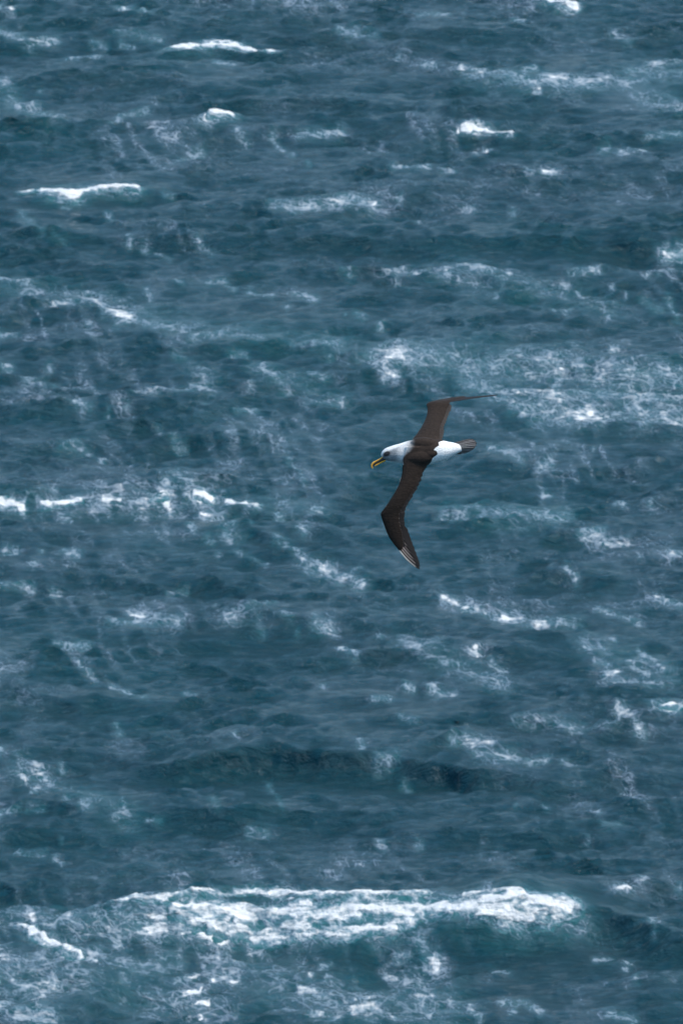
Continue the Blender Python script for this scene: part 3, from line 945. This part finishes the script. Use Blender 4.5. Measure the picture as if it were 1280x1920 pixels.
def catmull(keys, sub):
    out = []
    for i in range(len(keys) - 1):
        p0 = keys[max(i - 1, 0)]; p1 = keys[i]; p2 = keys[i + 1]; p3 = keys[min(i + 2, len(keys) - 1)]
        for s in range(sub):
            t = s / sub
            out.append([0.5 * (2 * b + (c - a) * t + (2 * a - 5 * b + 4 * c - d) * t * t + (3 * b - a - 3 * c + d) * t ** 3)
                        for a, b, c, d in zip(p0, p1, p2, p3)])
    out.append(list(keys[-1]))
    return out


# trunk, neck and head: (along, across, half height, half depth, centre depth)
TRUNK = [(717.5, 858, 5, 6, -.002), (720.5, 855.5, 9.5, 10.5, 0), (726, 852.8, 12.8, 13, 0), (734, 851, 14.6, 14.5, 0), (744, 850, 17, 17, -.004),
         (756, 850, 20.5, 20, -.012), (770, 849, 23.5, 24, -.02), (786, 848, 25.5, 27, -.022), (802, 846.3, 25, 26, -.018), (818, 845, 22, 23, -.008),
         (832, 844, 18.6, 19, 0), (845, 842, 13.8, 14, .004), (856, 840, 10, 9.5, .006), (865, 838.6, 7, 5, .006)]
# wings: leading edge (x, y, z), trailing edge (x, y, z) from the shoulder outwards
NEAR = [((759, 838, .060), (812, 838, .050)), ((755, 856, .062), (808, 860, .048)), ((753.8, 872, .062), (800, 873, .046)),
        ((752, 891, .068), (790.5, 889, .052)), ((746.6, 909, .074), (782, 908, .060)), ((735.6, 928.8, .080), (770, 927, .066)),
        ((722.8, 948.5, .078), (757, 948, .066)), ((714.3, 959.5, .072), (751, 961, .060)), ((712.6, 964.5, .068), (750, 968, .056)), ((714.2, 971, .064), (750, 975, .052)),
        ((719.2, 985.6, .052), (752.5, 988, .044)), ((726.9, 1005.3, .038), (756, 1003, .032)), ((735.6, 1018.5, .026), (757, 1014, .022)),
        ((744.5, 1028.5, .016), (757, 1022, .014)), ((750, 1033, .010), (756, 1028, .009))]
FAR = [((768, 842, .040), (830, 845, .040)), ((771, 829, .022), (829, 833, .020)), ((774.5, 821.5, -.004), (827, 826, -.002)), ((781.6, 812.8, -.045), (825, 812, -.050)),
       ((791.4, 797.5, -.115), (827, 797, -.120)), ((799, 780, -.190), (833, 783, -.190)), ((800.8, 766.9, -.245), (838, 769, -.235)),
       ((799.2, 759.5, -.272), (841, 762, -.252)), ((801, 756, -.290), (843.5, 757.5, -.262)), ((810, 752.7, -.330), (845.5, 753.5, -.275)),
       ((827.5, 749.6, -.375), (849.5, 750.6, -.290)), ((845, 745.8, -.405), (857, 748.4, -.315)), ((858, 744.3, -.415), (866, 746.2, -.34)),
       ((872, 743.0, -.415), (876, 744.4, -.365))]


def wing_rings(keys, up, sub=4, n=14, t0=9.0, t1=3.2):
    flat = catmull([a + b for a, b in keys], sub)
    rings = []
    for i, k in enumerate(flat):
        le, te = B(*k[:3]), B(*k[3:])
        a, b = flat[max(i - 1, 0)], flat[min(i + 1, len(flat) - 1)]
        span = (B(*b[:3]) + B(*b[3:]) - B(*a[:3]) - B(*a[3:])) * 0.5
        ch = te - le
        nrm = (span.cross(ch) if up else ch.cross(span)).normalized()
        f = i / (len(flat) - 1)
        th = (t0 + (t1 - t0) * min(1, f * 1.25)) * STEP
        ring = []
        for q in range(n):
            ang = 2 * math.pi * q / n
            c = 0.5 - 0.5 * math.cos(ang)
            prof = math.sin(ang) * (1.25 - 0.75 * c)
            camber = 0.055 * ch.length * (1 - (2 * c - 0.8) ** 2)
            edge = 0.55 * th * prof
            ring.append(le + ch * c + nrm * (edge + camber))
        rings.append(ring)
    return rings


bird = bpy.data.objects.new('albatross', None)
COL.objects.link(bird)
tag(bird, 'brown and white albatross gliding low over the sea, wings spread, yellow bill pointing left', 'bird')
ax_x = Vector((1, 0, 0))
ax_y = Vector((0, math.sin(PITCH), math.cos(PITCH)))
ax_z = Vector((0, -math.cos(PITCH), math.sin(PITCH)))
at = Vector((0, 0, CAM_H)) - ax_z * BIRD_DIST + ax_x * (155 * BIRD_DIST / 21333.33) + ax_y * (110 * BIRD_DIST / 21333.33)
R = Matrix((ax_x, ax_y, ax_z)).transposed().to_4x4()
bird.matrix_world = Matrix.Translation(at) @ R

# ---- one continuous body: trunk, neck, head and both wings grown together
bm = bmesh.new()
rings = []
for i, k in enumerate(catmull(TRUNK, 4)):
    ks = catmull(TRUNK, 4)
    a, b = ks[max(i - 1, 0)], ks[min(i + 1, len(ks) - 1)]
    d = (B(b[0], b[1]) - B(a[0], a[1])).normalized()
    up = Vector((-d.y, d.x, 0))
    c = B(k[0], k[1], k[4])
    rings.append([c + up * (k[2] * STEP * math.cos(t)) + Vector((0, 0, 1)) * (k[3] * STEP * math.sin(t)) for t in (2 * math.pi * q / 28 for q in range(28))])
loft(bm, rings)
loft(bm, wing_rings(NEAR, True))
loft(bm, wing_rings(FAR, False))


def blob(c, r, rot):
    m = Matrix.Translation(c) @ Matrix.Rotation(rot, 4, 'Z') @ Matrix.Diagonal((*r, 1))
    bmesh.ops.create_uvsphere(bm, u_segments=24, v_segments=14, radius=1.0, matrix=m)


blob(B(784, 857, .052), (31 * STEP, 14.5 * STEP, .043), 0.10)     # folded shoulder feathers of the near wing
blob(B(806, 850.5, .062), (14 * STEP, 8 * STEP, .026), 0.15)      # their rounded tip over the rump
blob(B(797, 833, .034), (28 * STEP, 13 * STEP, .042), -0.08)      # shoulder feathers of the far wing
tmp = bpy.data.meshes.new('body_shells')
bm.to_mesh(tmp); bm.free()
tob = bpy.data.objects.new('body_shells', tmp)
COL.objects.link(tob)
rm = tob.modifiers.new('grow', 'REMESH'); rm.mode = 'VOXEL'; rm.voxel_size = 0.0042; rm.use_smooth_shade = True
sm = tob.modifiers.new('soften', 'SMOOTH'); sm.factor = 0.5; sm.iterations = 7
bpy.context.view_layer.update()
dg = bpy.context.evaluated_depsgraph_get()
body_me = bpy.data.meshes.new_from_object(tob.evaluated_get(dg), depsgraph=dg)
bpy.data.objects.remove(tob); bpy.data.meshes.remove(tmp)
body_me.name = 'body'
nv = len(body_me.vertices)
co = np.empty(nv * 3, np.float32); body_me.vertices.foreach_get('co', co); co = co.reshape(-1, 3)
no = np.empty(nv * 3, np.float32); body_me.vertex_normals.foreach_get('vector', no); no = no.reshape(-1, 3)
bx, by, bz = co[:, 0] / STEP + 795, 850 - co[:, 1] / STEP, co[:, 2]
wob = 3.0 * (fbm(bx / 5.0, by / 5.0, 3, 5) - 0.5)

# plumage: pale grey head and neck running into a brown mantle, white rump and belly, dark wings
hs = bx - np.interp(by, [820, 826, 834, 841, 847, 853, 861, 873], [762, 768, 769, 767, 763, 758, 754.5, 755]) + 0.8 * wob
hw = np.interp(by, [832, 848, 858], [12.0, 8.0, 2.0])
head = 1 - sstep(-1.0, 1.0, hs / hw)
edge_x = np.interp(by, [822, 826, 829, 834.7, 840, 843.5, 846, 850, 853, 857, 868, 873], [833, 831, 822, 823, 816, 813, 818, 820, 819, 812.5, 806, 802])
rump = sstep(-0.8, 0.8, bx - edge_x + 0.6 * wob) * (by > 824.5) * (by < 872.5) * (bz > -.2)
on_wing = np.maximum(sstep(870.5, 873.5, by), 1 - sstep(820, 826, by)) * (1 - rump)
belly = (1 - on_wing) * sstep(0.0, 0.35, -no[:, 2]) * (bx > 765)
low_side = (1 - on_wing) * sstep(0.55, 0.85, -no[:, 1]) * (bx > 805)
under = on_wing * sstep(0.25, 0.5, -no[:, 2]) * (bx > 0)
brown = np.array([0.037, 0.026, 0.021]); wing_b = np.array([0.024, 0.017, 0.0135]); white = np.array([0.93, 0.91, 0.89])
grey = np.array([0.24, 0.255, 0.27]); pale = np.array([0.80, 0.79, 0.78])
cap = np.clip(1 - sstep(0, 7, by - np.interp(bx, [717, 722, 736, 757, 773], [852, 846, 838, 831, 825])) , 0, 1)
nape = sstep(738, 752, bx)
headc = grey + (pale - grey) * np.maximum(cap, 0.6 * nape)[:, None]
throat = sstep(862, 868, by)[:, None]
headc = headc * (1 - throat) + pale * throat
near_dark = sstep(868, 874, by) * (1 - 0.25 * fbm(bx / 6, by / 9, 3, 8))
tip_dark = sstep(930, 985, by)
col = brown[None] * (0.85 + 0.5 * (fbm(bx / 3.5, by / 2.5, 3, 14)[:, None] - 0.3))
col = col * (1 - near_dark[:, None]) + wing_b[None] * (1.15 - 0.35 * tip_dark[:, None]) * (0.7 + 0.6 * fbm(bx / 2.5, by / 4.0, 3, 16)[:, None]) * near_dark[:, None]
far_le = (1 - sstep(748, 757, by))[:, None] * (1 - sstep(800, 856, bx))[:, None]
col = col * (1 + 0.45 * far_le) * (1 - 0.22 * (1 - sstep(812, 826, by)))[:, None]
for mask, c in ((head * (by < 872) * (by > 815), headc), (np.maximum(rump, belly), white[None]), (under, white[None] * 0.9)):
    col = col * (1 - mask[:, None]) + c * mask[:, None]
brow = 2.2 * np.exp(-(((bx - 724.5) / 5.4) ** 2 + ((by - 851.0 + 0.25 * (bx - 724.5)) / 3.9) ** 2)) * (no[:, 2] > -.2)
lore = np.exp(-(((bx - 720.5) / 2.6) ** 2 + ((by - 853.5) / 3.0) ** 2)) * 0.75
dark = np.clip(1.25 * np.maximum(brow, lore), 0, 1)[:, None]
col = col * (1 - dark) + np.array([0.035, 0.033, 0.035]) * dark
ca = body_me.color_attributes.new('plumage', 'FLOAT_COLOR', 'POINT')
ca.data.foreach_set('color', np.concatenate([col, np.ones((nv, 1))], 1).astype(np.float32).ravel())


def feather_relief(n, l, b, scale, strength):
    tc = n.new('ShaderNodeTexCoord')
    mp = n.new('ShaderNodeMapping'); mp.inputs['Scale'].default_value = (0.55, 1.6, 1.0)
    v = n.new('ShaderNodeTexVoronoi'); v.inputs['Scale'].default_value = scale
    l.new(tc.outputs['Object'], mp.inputs['Vector']); l.new(mp.outputs['Vector'], v.inputs['Vector'])
    z = n.new('ShaderNodeTexNoise'); z.inputs['Scale'].default_value = scale * 3; z.inputs['Detail'].default_value = 4
    l.new(mp.outputs['Vector'], z.inputs['Vector'])
    ad = n.new('ShaderNodeMath'); ad.operation = 'ADD'
    l.new(v.outputs['Distance'], ad.inputs[0]); l.new(z.outputs['Fac'], ad.inputs[1])
    bp = n.new('ShaderNodeBump'); bp.inputs['Strength'].default_value = strength; bp.inputs['Distance'].default_value = 0.006
    l.new(ad.outputs[0], bp.inputs['Height']); l.new(bp.outputs['Normal'], b.inputs['Normal'])
    return z


pm, n, l, b = new_mat('plumage')
at_p = n.new('ShaderNodeAttribute'); at_p.attribute_name = 'plumage'
z = feather_relief(n, l, b, 42.0, 0.28)
mot = ramp(n, [(0.32, 0.55), (0.68, 1.35)])
l.new(z.outputs['Fac'], mot.inputs[0])
mul = n.new('ShaderNodeMix'); mul.data_type = 'RGBA'; mul.blend_type = 'MULTIPLY'; mul.inputs[0].default_value = 0.6
l.new(at_p.outputs['Color'], mul.inputs[6]); l.new(mot.outputs['Color'], mul.inputs[7])
l.new(mul.outputs[2], b.inputs['Base Color'])
b.inputs['Roughness'].default_value = 0.75
b.inputs['Specular IOR Level'].default_value = 0.1
b.inputs['Sheen Weight'].default_value = 0.04
body_me.materials.append(pm)
body = link('body', body_me, bird)


def plain(name, col, rough=0.6, spec=0.3, var=0.35, scale=90.0):
    m, n, l, b = new_mat(name)
    tc = n.new('ShaderNodeTexCoord')
    z = n.new('ShaderNodeTexNoise'); z.inputs['Scale'].default_value = scale; z.inputs['Detail'].default_value = 4
    l.new(tc.outputs['Object'], z.inputs['Vector'])
    r = ramp(n, [(0.3, tuple(c * (1 - var) for c in col)), (0.7, tuple(min(1, c * (1 + var)) for c in col))])
    l.new(z.outputs['Fac'], r.inputs[0]); l.new(r.outputs['Color'], b.inputs['Base Color'])
    b.inputs['Roughness'].default_value = rough
    b.inputs['Specular IOR Level'].default_value = spec
    return m


quill_dark = plain('flight_feather', (0.019, 0.0135, 0.0115))
quill_mid = plain('inner_flight_feather', (0.025, 0.018, 0.015))
tail_mat = plain('tail_feather', (0.125, 0.112, 0.108), var=0.25)
tail_dark = plain('tail_feather_dark', (0.065, 0.055, 0.052), var=0.25)
shaft_mats = [plain('feather_shaft_' + w, c, 0.35, 0.5, 0.1) for w, c in
              (('white', (0.85, 0.80, 0.75)), ('cream', (0.60, 0.47, 0.42)), ('tan', (0.27, 0.20, 0.17)), ('brown', (0.10, 0.078, 0.068)))]
shaft_grey = plain('tail_shaft', (0.30, 0.28, 0.27), 0.4, 0.4, 0.1)


def bez(a, c, e, t):
    return a * (1 - t) ** 2 + c * (2 * t * (1 - t)) + e * t * t


def feather(name, base, mid, tip, w_out, w_in, mat, side, parent, round_tip=0.16, n=12, thick=0.0022, nrm=Vector((0, 0, 1)), lift=0.0):
    """A vane with its own thickness on both sides of a curved shaft; side is where the leading vane lies."""
    bm = bmesh.new()
    rings = []
    for i in range(n + 1):
        t = i / n
        p = bez(base, mid, tip, t)
        d = (bez(base, mid, tip, min(t + .02, 1)) - bez(base, mid, tip, max(t - .02, 0))).normalized()
        s = nrm.cross(d).normalized() * side
        e = 1.0 if t < 1 - round_tip else math.sqrt(max(0.0, 1 - ((t - 1 + round_tip) / round_tip) ** 2))
        e = max(e, 0.06) * min(1, 0.5 + 3 * t)
        h = nrm * thick * 0.5
        o, q = p + s * (w_out * e), p - s * (w_in * e)
        dip = nrm * (-0.0025)
        rings.append([o + h + dip * 0.3, p + h * 1.6, q + h + dip, q - h + dip, p - h * 1.6, o - h + dip * 0.3])
    loft(bm, rings)
    me = bpy.data.meshes.new(name)
    bm.to_mesh(me); bm.free()
    me.materials.append(mat)
    return link(name, me, parent)


def shaft(base, mid, tip, r0, r1, mat, parent, t0=0.0, t1=0.97, nrm=Vector((0, 0, 1)), up=0.0022):
    bm = bmesh.new()
    rings = []
    for i in range(11):
        t = t0 + (t1 - t0) * i / 10
        p = bez(base, mid, tip, t) + nrm * up
        d = (bez(base, mid, tip, min(t + .02, 1)) - bez(base, mid, tip, max(t - .02, 0))).normalized()
        s = nrm.cross(d).normalized()
        r = r0 + (r1 - r0) * i / 10
        rings.append([p + s * (r * math.cos(a)) + nrm * (0.6 * r * math.sin(a)) for a in (2 * math.pi * q / 6 for q in range(6))])
    loft(bm, rings)
    me = bpy.data.meshes.new('feather_shaft')
    bm.to_mesh(me); bm.free()
    for f in me.polygons:
        f.use_smooth = True
    me.materials.append(mat)
    return link('feather_shaft', me, parent)


rnd = random.Random(4)
# ---- near wing: ten primaries fan out of the hand; the inner ones overlie the outer ones
tips = [(787.0, 1068.2), (787.6, 1063), (786.6, 1057.5), (783.8, 1050), (780.6, 1041.5), (777.0, 1032), (773.4, 1023), (770.2, 1014), (767.4, 1006), (764.6, 998)]
bases = [(741.0, 1020.5), (744.5, 1018), (747.2, 1014.5), (748.3, 1009.5), (748.0, 1003.5), (747.0, 997), (746.0, 990), (745, 984), (744, 979), (743, 974)]
for k, (tp, bs) in enumerate(zip(tips, bases)):
    a = B(*bs, 0.001 + 0.0020 * k + 0.032 * (1020 - bs[1]) / 46)
    e = B(*tp, -0.020 + 0.0018 * k)
    m = (a + e) * 0.5
    d = (e - a).normalized()
    m = m + Vector((0, 0, 1)).cross(d) * (-(0.030 - 0.0018 * k)) * (e - a).length / 0.25
    fo = feather('primary_feather', a, m, e, 0.0050, 0.021 - 0.0006 * k, quill_dark, -1, bird, 0.22)
    if k < 6:
        shaft(a, m, e, (0.0042, 0.0032, 0.0028, 0.0026, 0.0024, 0.002)[k], 0.0014, shaft_mats[(0, 1, 1, 2, 2, 3)[k]], fo, 0.2 if k < 3 else 0.34, (0.86, 0.82, 0.72, 0.62, 0.5, 0.4)[k])

# ---- near wing: secondaries along the trailing edge
te = [(806, 868), (801, 874), (796, 883), (789.5, 899), (781, 917.5), (772, 933), (763.4, 949), (759, 961), (757.6, 973), (760, 988)]
le = [(756, 866), (754, 874), (752.5, 885), (748, 904), (739, 922), (727, 941), (718, 955), (714, 963), (714.5, 972), (720, 988)]
zz = [.048, .047, .048, .054, .062, .068, .066, .060, .052, .044]
N = 20
for k in range(N):
    f = (k + 0.5) / N * (len(te) - 1)
    i = min(int(f), len(te) - 2); g = f - i
    T = [te[i][q] * (1 - g) + te[i + 1][q] * g for q in (0, 1)]
    Lp = [le[i][q] * (1 - g) + le[i + 1][q] * g for q in (0, 1)]
    zc = zz[i] * (1 - g) + zz[i + 1] * g
    j = rnd.uniform(-1.2, 1.2)
    e = B(T[0] - 0.6 + j * 0.5, T[1] + 1.0 + j * 1.6, zc - 0.014 + 0.0005 * (k % 2))
    a = B(Lp[0] * 0.52 + T[0] * 0.48, Lp[1] * 0.52 + T[1] * 0.48 - 4, zc - 0.004)
    feather('secondary_feather', a, (a + e) * 0.5 + Vector((0, 0.004, 0.002)), e, 0.021, 0.021, quill_mid, 1, bird, 0.12, 8)

# ---- far wing: secondaries, then the edge-on primaries
te = [(829.5, 825, .004), (831, 815, -.035), (832.4, 806, -.075), (833.6, 795, -.125), (838.5, 784, -.185), (842.5, 774, -.22), (845.5, 765, -.245), (847.5, 757, -.262)]
le = [(776, 822, .0), (781, 813, -.04), (787, 805, -.08), (793, 795, -.125), (798, 783, -.18), (800.6, 772, -.225), (800.6, 764, -.255), (801, 757, -.285)]
N = 15
for k in range(N):
    f = (k + 0.5) / N * (len(te) - 1)
    i = min(int(f), len(te) - 2); g = f - i
    T = [te[i][q] * (1 - g) + te[i + 1][q] * g for q in (0, 1, 2)]
    Lp = [le[i][q] * (1 - g) + le[i + 1][q] * g for q in (0, 1, 2)]
    j = rnd.uniform(-1.2, 1.2)
    nr = Vector((0.0, 0.74, 0.67))
    e = B(T[0] + j * 0.8, T[1], T[2]) - nr * 0.008
    a = B(Lp[0] * 0.5 + T[0] * 0.5, Lp[1] * 0.5 + T[1] * 0.5, Lp[2] * 0.5 + T[2] * 0.5) - nr * 0.002
    feather('secondary_feather', a, (a + e) * 0.5 + nr * 0.002, e, 0.017, 0.017, quill_mid, 1, bird, 0.16, 8, nrm=nr)
for k in range(8):
    a = B(843 + 2.5 * k, 751.5 - 1.0 * k, -.29 - .016 * k)
    e = B(934 - 7.5 * k, 738.8 + 0.75 * k, -.385 + .006 * k)
    m = (a + e) * 0.5 + Vector((0, (3.0 - 0.2 * k) * -STEP * -1, -0.02))
    feather('primary_feather', a, m, e, 0.006, 0.020, quill_dark, 1, bird, 0.25, 10, nrm=Vector((0.08, 0.965, 0.25)).normalized())

# ---- tail: a fan of overlapping feathers, pale shafts
tl = [(884, 824.0), (888.5, 824.2), (892.3, 826.8), (894.6, 830.3), (894.0, 834.6), (891.0, 838.8), (887, 842.5), (881.5, 845.6), (875, 848.2), (866, 849.8), (855, 851)]
tb = [(846, 834), (846.5, 835), (847, 836.3), (847.4, 837.8), (847.4, 839.4), (847, 841), (846, 842.6), (844.5, 844.3), (842.5, 846), (840, 847.5), (837, 849)]
for k, (tp, bs) in enumerate(zip(tl, tb)):
    hgt = 0.026 - 0.0009 * abs(k - 4) ** 1.6 - 0.0045 * max(0, k - 5)
    a, e = B(*bs, hgt), B(*tp, hgt - 0.008 - 0.0006 * abs(k - 4))
    m = (a + e) * 0.5 + Vector((0, 0.002, 0.004))
    fo = feather('tail_feather', a, m, e, 0.0105, 0.0105, tail_dark if k % 2 else tail_mat, 1, bird, 0.14)
    shaft(a, m, e, 0.0028, 0.0012, shaft_grey, fo, 0.1, 0.93, up=0.002)

# ---- bill: black sides, a yellow ridge above, a yellow stripe below and a hooked tip
bill_black = plain('bill_black', (0.022, 0.018, 0.016), 0.4, 0.5)
bill_yellow = plain('bill_yellow', (0.82, 0.40, 0.04), 0.4, 0.5, 0.12)
eye_mat = plain('eye_dark', (0.010, 0.008, 0.008), 0.1, 0.8, 0.1)


def tube(name, pts, mat, parent, n=12):
    bm = bmesh.new()
    ks = catmull(pts, 4)
    rings = []
    for i, k in enumerate(ks):
        a, b = ks[max(i - 1, 0)], ks[min(i + 1, len(ks) - 1)]
        d = (B(b[0], b[1]) - B(a[0], a[1])).normalized()
        up = Vector((-d.y, d.x, 0))
        rings.append([B(k[0], k[1], k[4]) + up * (0.88 * k[2] * STEP * math.cos(t)) + Vector((0, 0, 1)) * (k[3] * STEP * math.sin(t)) for t in (2 * math.pi * q / n for q in range(n))])
    loft(bm, rings)
    me = bpy.data.meshes.new(name)
    bm.to_mesh(me); bm.free()
    for f in me.polygons:
        f.use_smooth = True
    me.materials.append(mat)
    return link(name, me, parent)


bill = tube('bill', [(723, 858.5, 4.6, 4.8, .002), (718, 860.5, 4.2, 4.2, .002), (712, 863.8, 3.4, 3.2, .003), (706, 867.4, 2.9, 2.6, .003), (701, 870.5, 2.6, 2.2, .003), (698.5, 872.6, 1.9, 1.5, .003)], bill_black, bird)
tube('bill_ridge', [(720.6, 853.2, 1.1, 2.3, .008), (716.5, 857.4, 1.3, 2.3, .008), (711, 861.2, 1.35, 2.1, .008), (705.5, 864.2, 1.35, 1.9, .008), (701, 866.6, 1.75, 2.0, .008), (698.2, 869.2, 1.8, 1.9, .007)], bill_yellow, bill)
tube('bill_hook', [(700.5, 866.9, 1.8, 2.0, .008), (697.9, 869.6, 2.0, 2.1, .007), (696.6, 872.6, 1.9, 1.9, .006), (697.0, 875.6, 1.5, 1.4, .005), (698.9, 877.9, 0.7, 0.7, .004)], bill_yellow, bill)
tube('lower_mandible', [(722.4, 863.2, 1.5, 2.8, .004), (717, 865.6, 1.6, 2.6, .005), (711, 868.6, 1.55, 2.3, .005), (705.5, 871.6, 1.4, 2.0, .005), (702, 873.4, 0.9, 1.3, .004)], bill_yellow, bill)
bm = bmesh.new()
bmesh.ops.create_uvsphere(bm, u_segments=16, v_segments=10, radius=0.0078, matrix=Matrix.Translation(B(726.0, 851.2, .0475)))
me = bpy.data.meshes.new('eye'); bm.to_mesh(me); bm.free()
for f in me.polygons:
    f.use_smooth = True
me.materials.append(eye_mat)
eye = link('eye', me, bird)
bm = bmesh.new()                     # white crescent of small feathers behind the eye
rings = []
for i in range(9):
    t = -1.15 + 2.1 * i / 8
    c = B(726.0 + 3.0 * math.cos(t), 851.2 + 3.0 * math.sin(t), .0475 - 0.003 * abs(i - 4) / 4)
    r = 0.0032 * math.sin(math.pi * (i + 0.6) / 9.2)
    rings.append([c + Vector((math.cos(t) * r * math.cos(q), -math.sin(t) * r * math.cos(q), 0.8 * r * math.sin(q))) for q in (2 * math.pi * s / 6 for s in range(6))])
loft(bm, rings)
me = bpy.data.meshes.new('eye_crescent'); bm.to_mesh(me); bm.free()
me.materials.append(plain('crescent_white', (0.8, 0.8, 0.82), 0.8, 0.2, 0.1))
link('eye_crescent', me, bird)
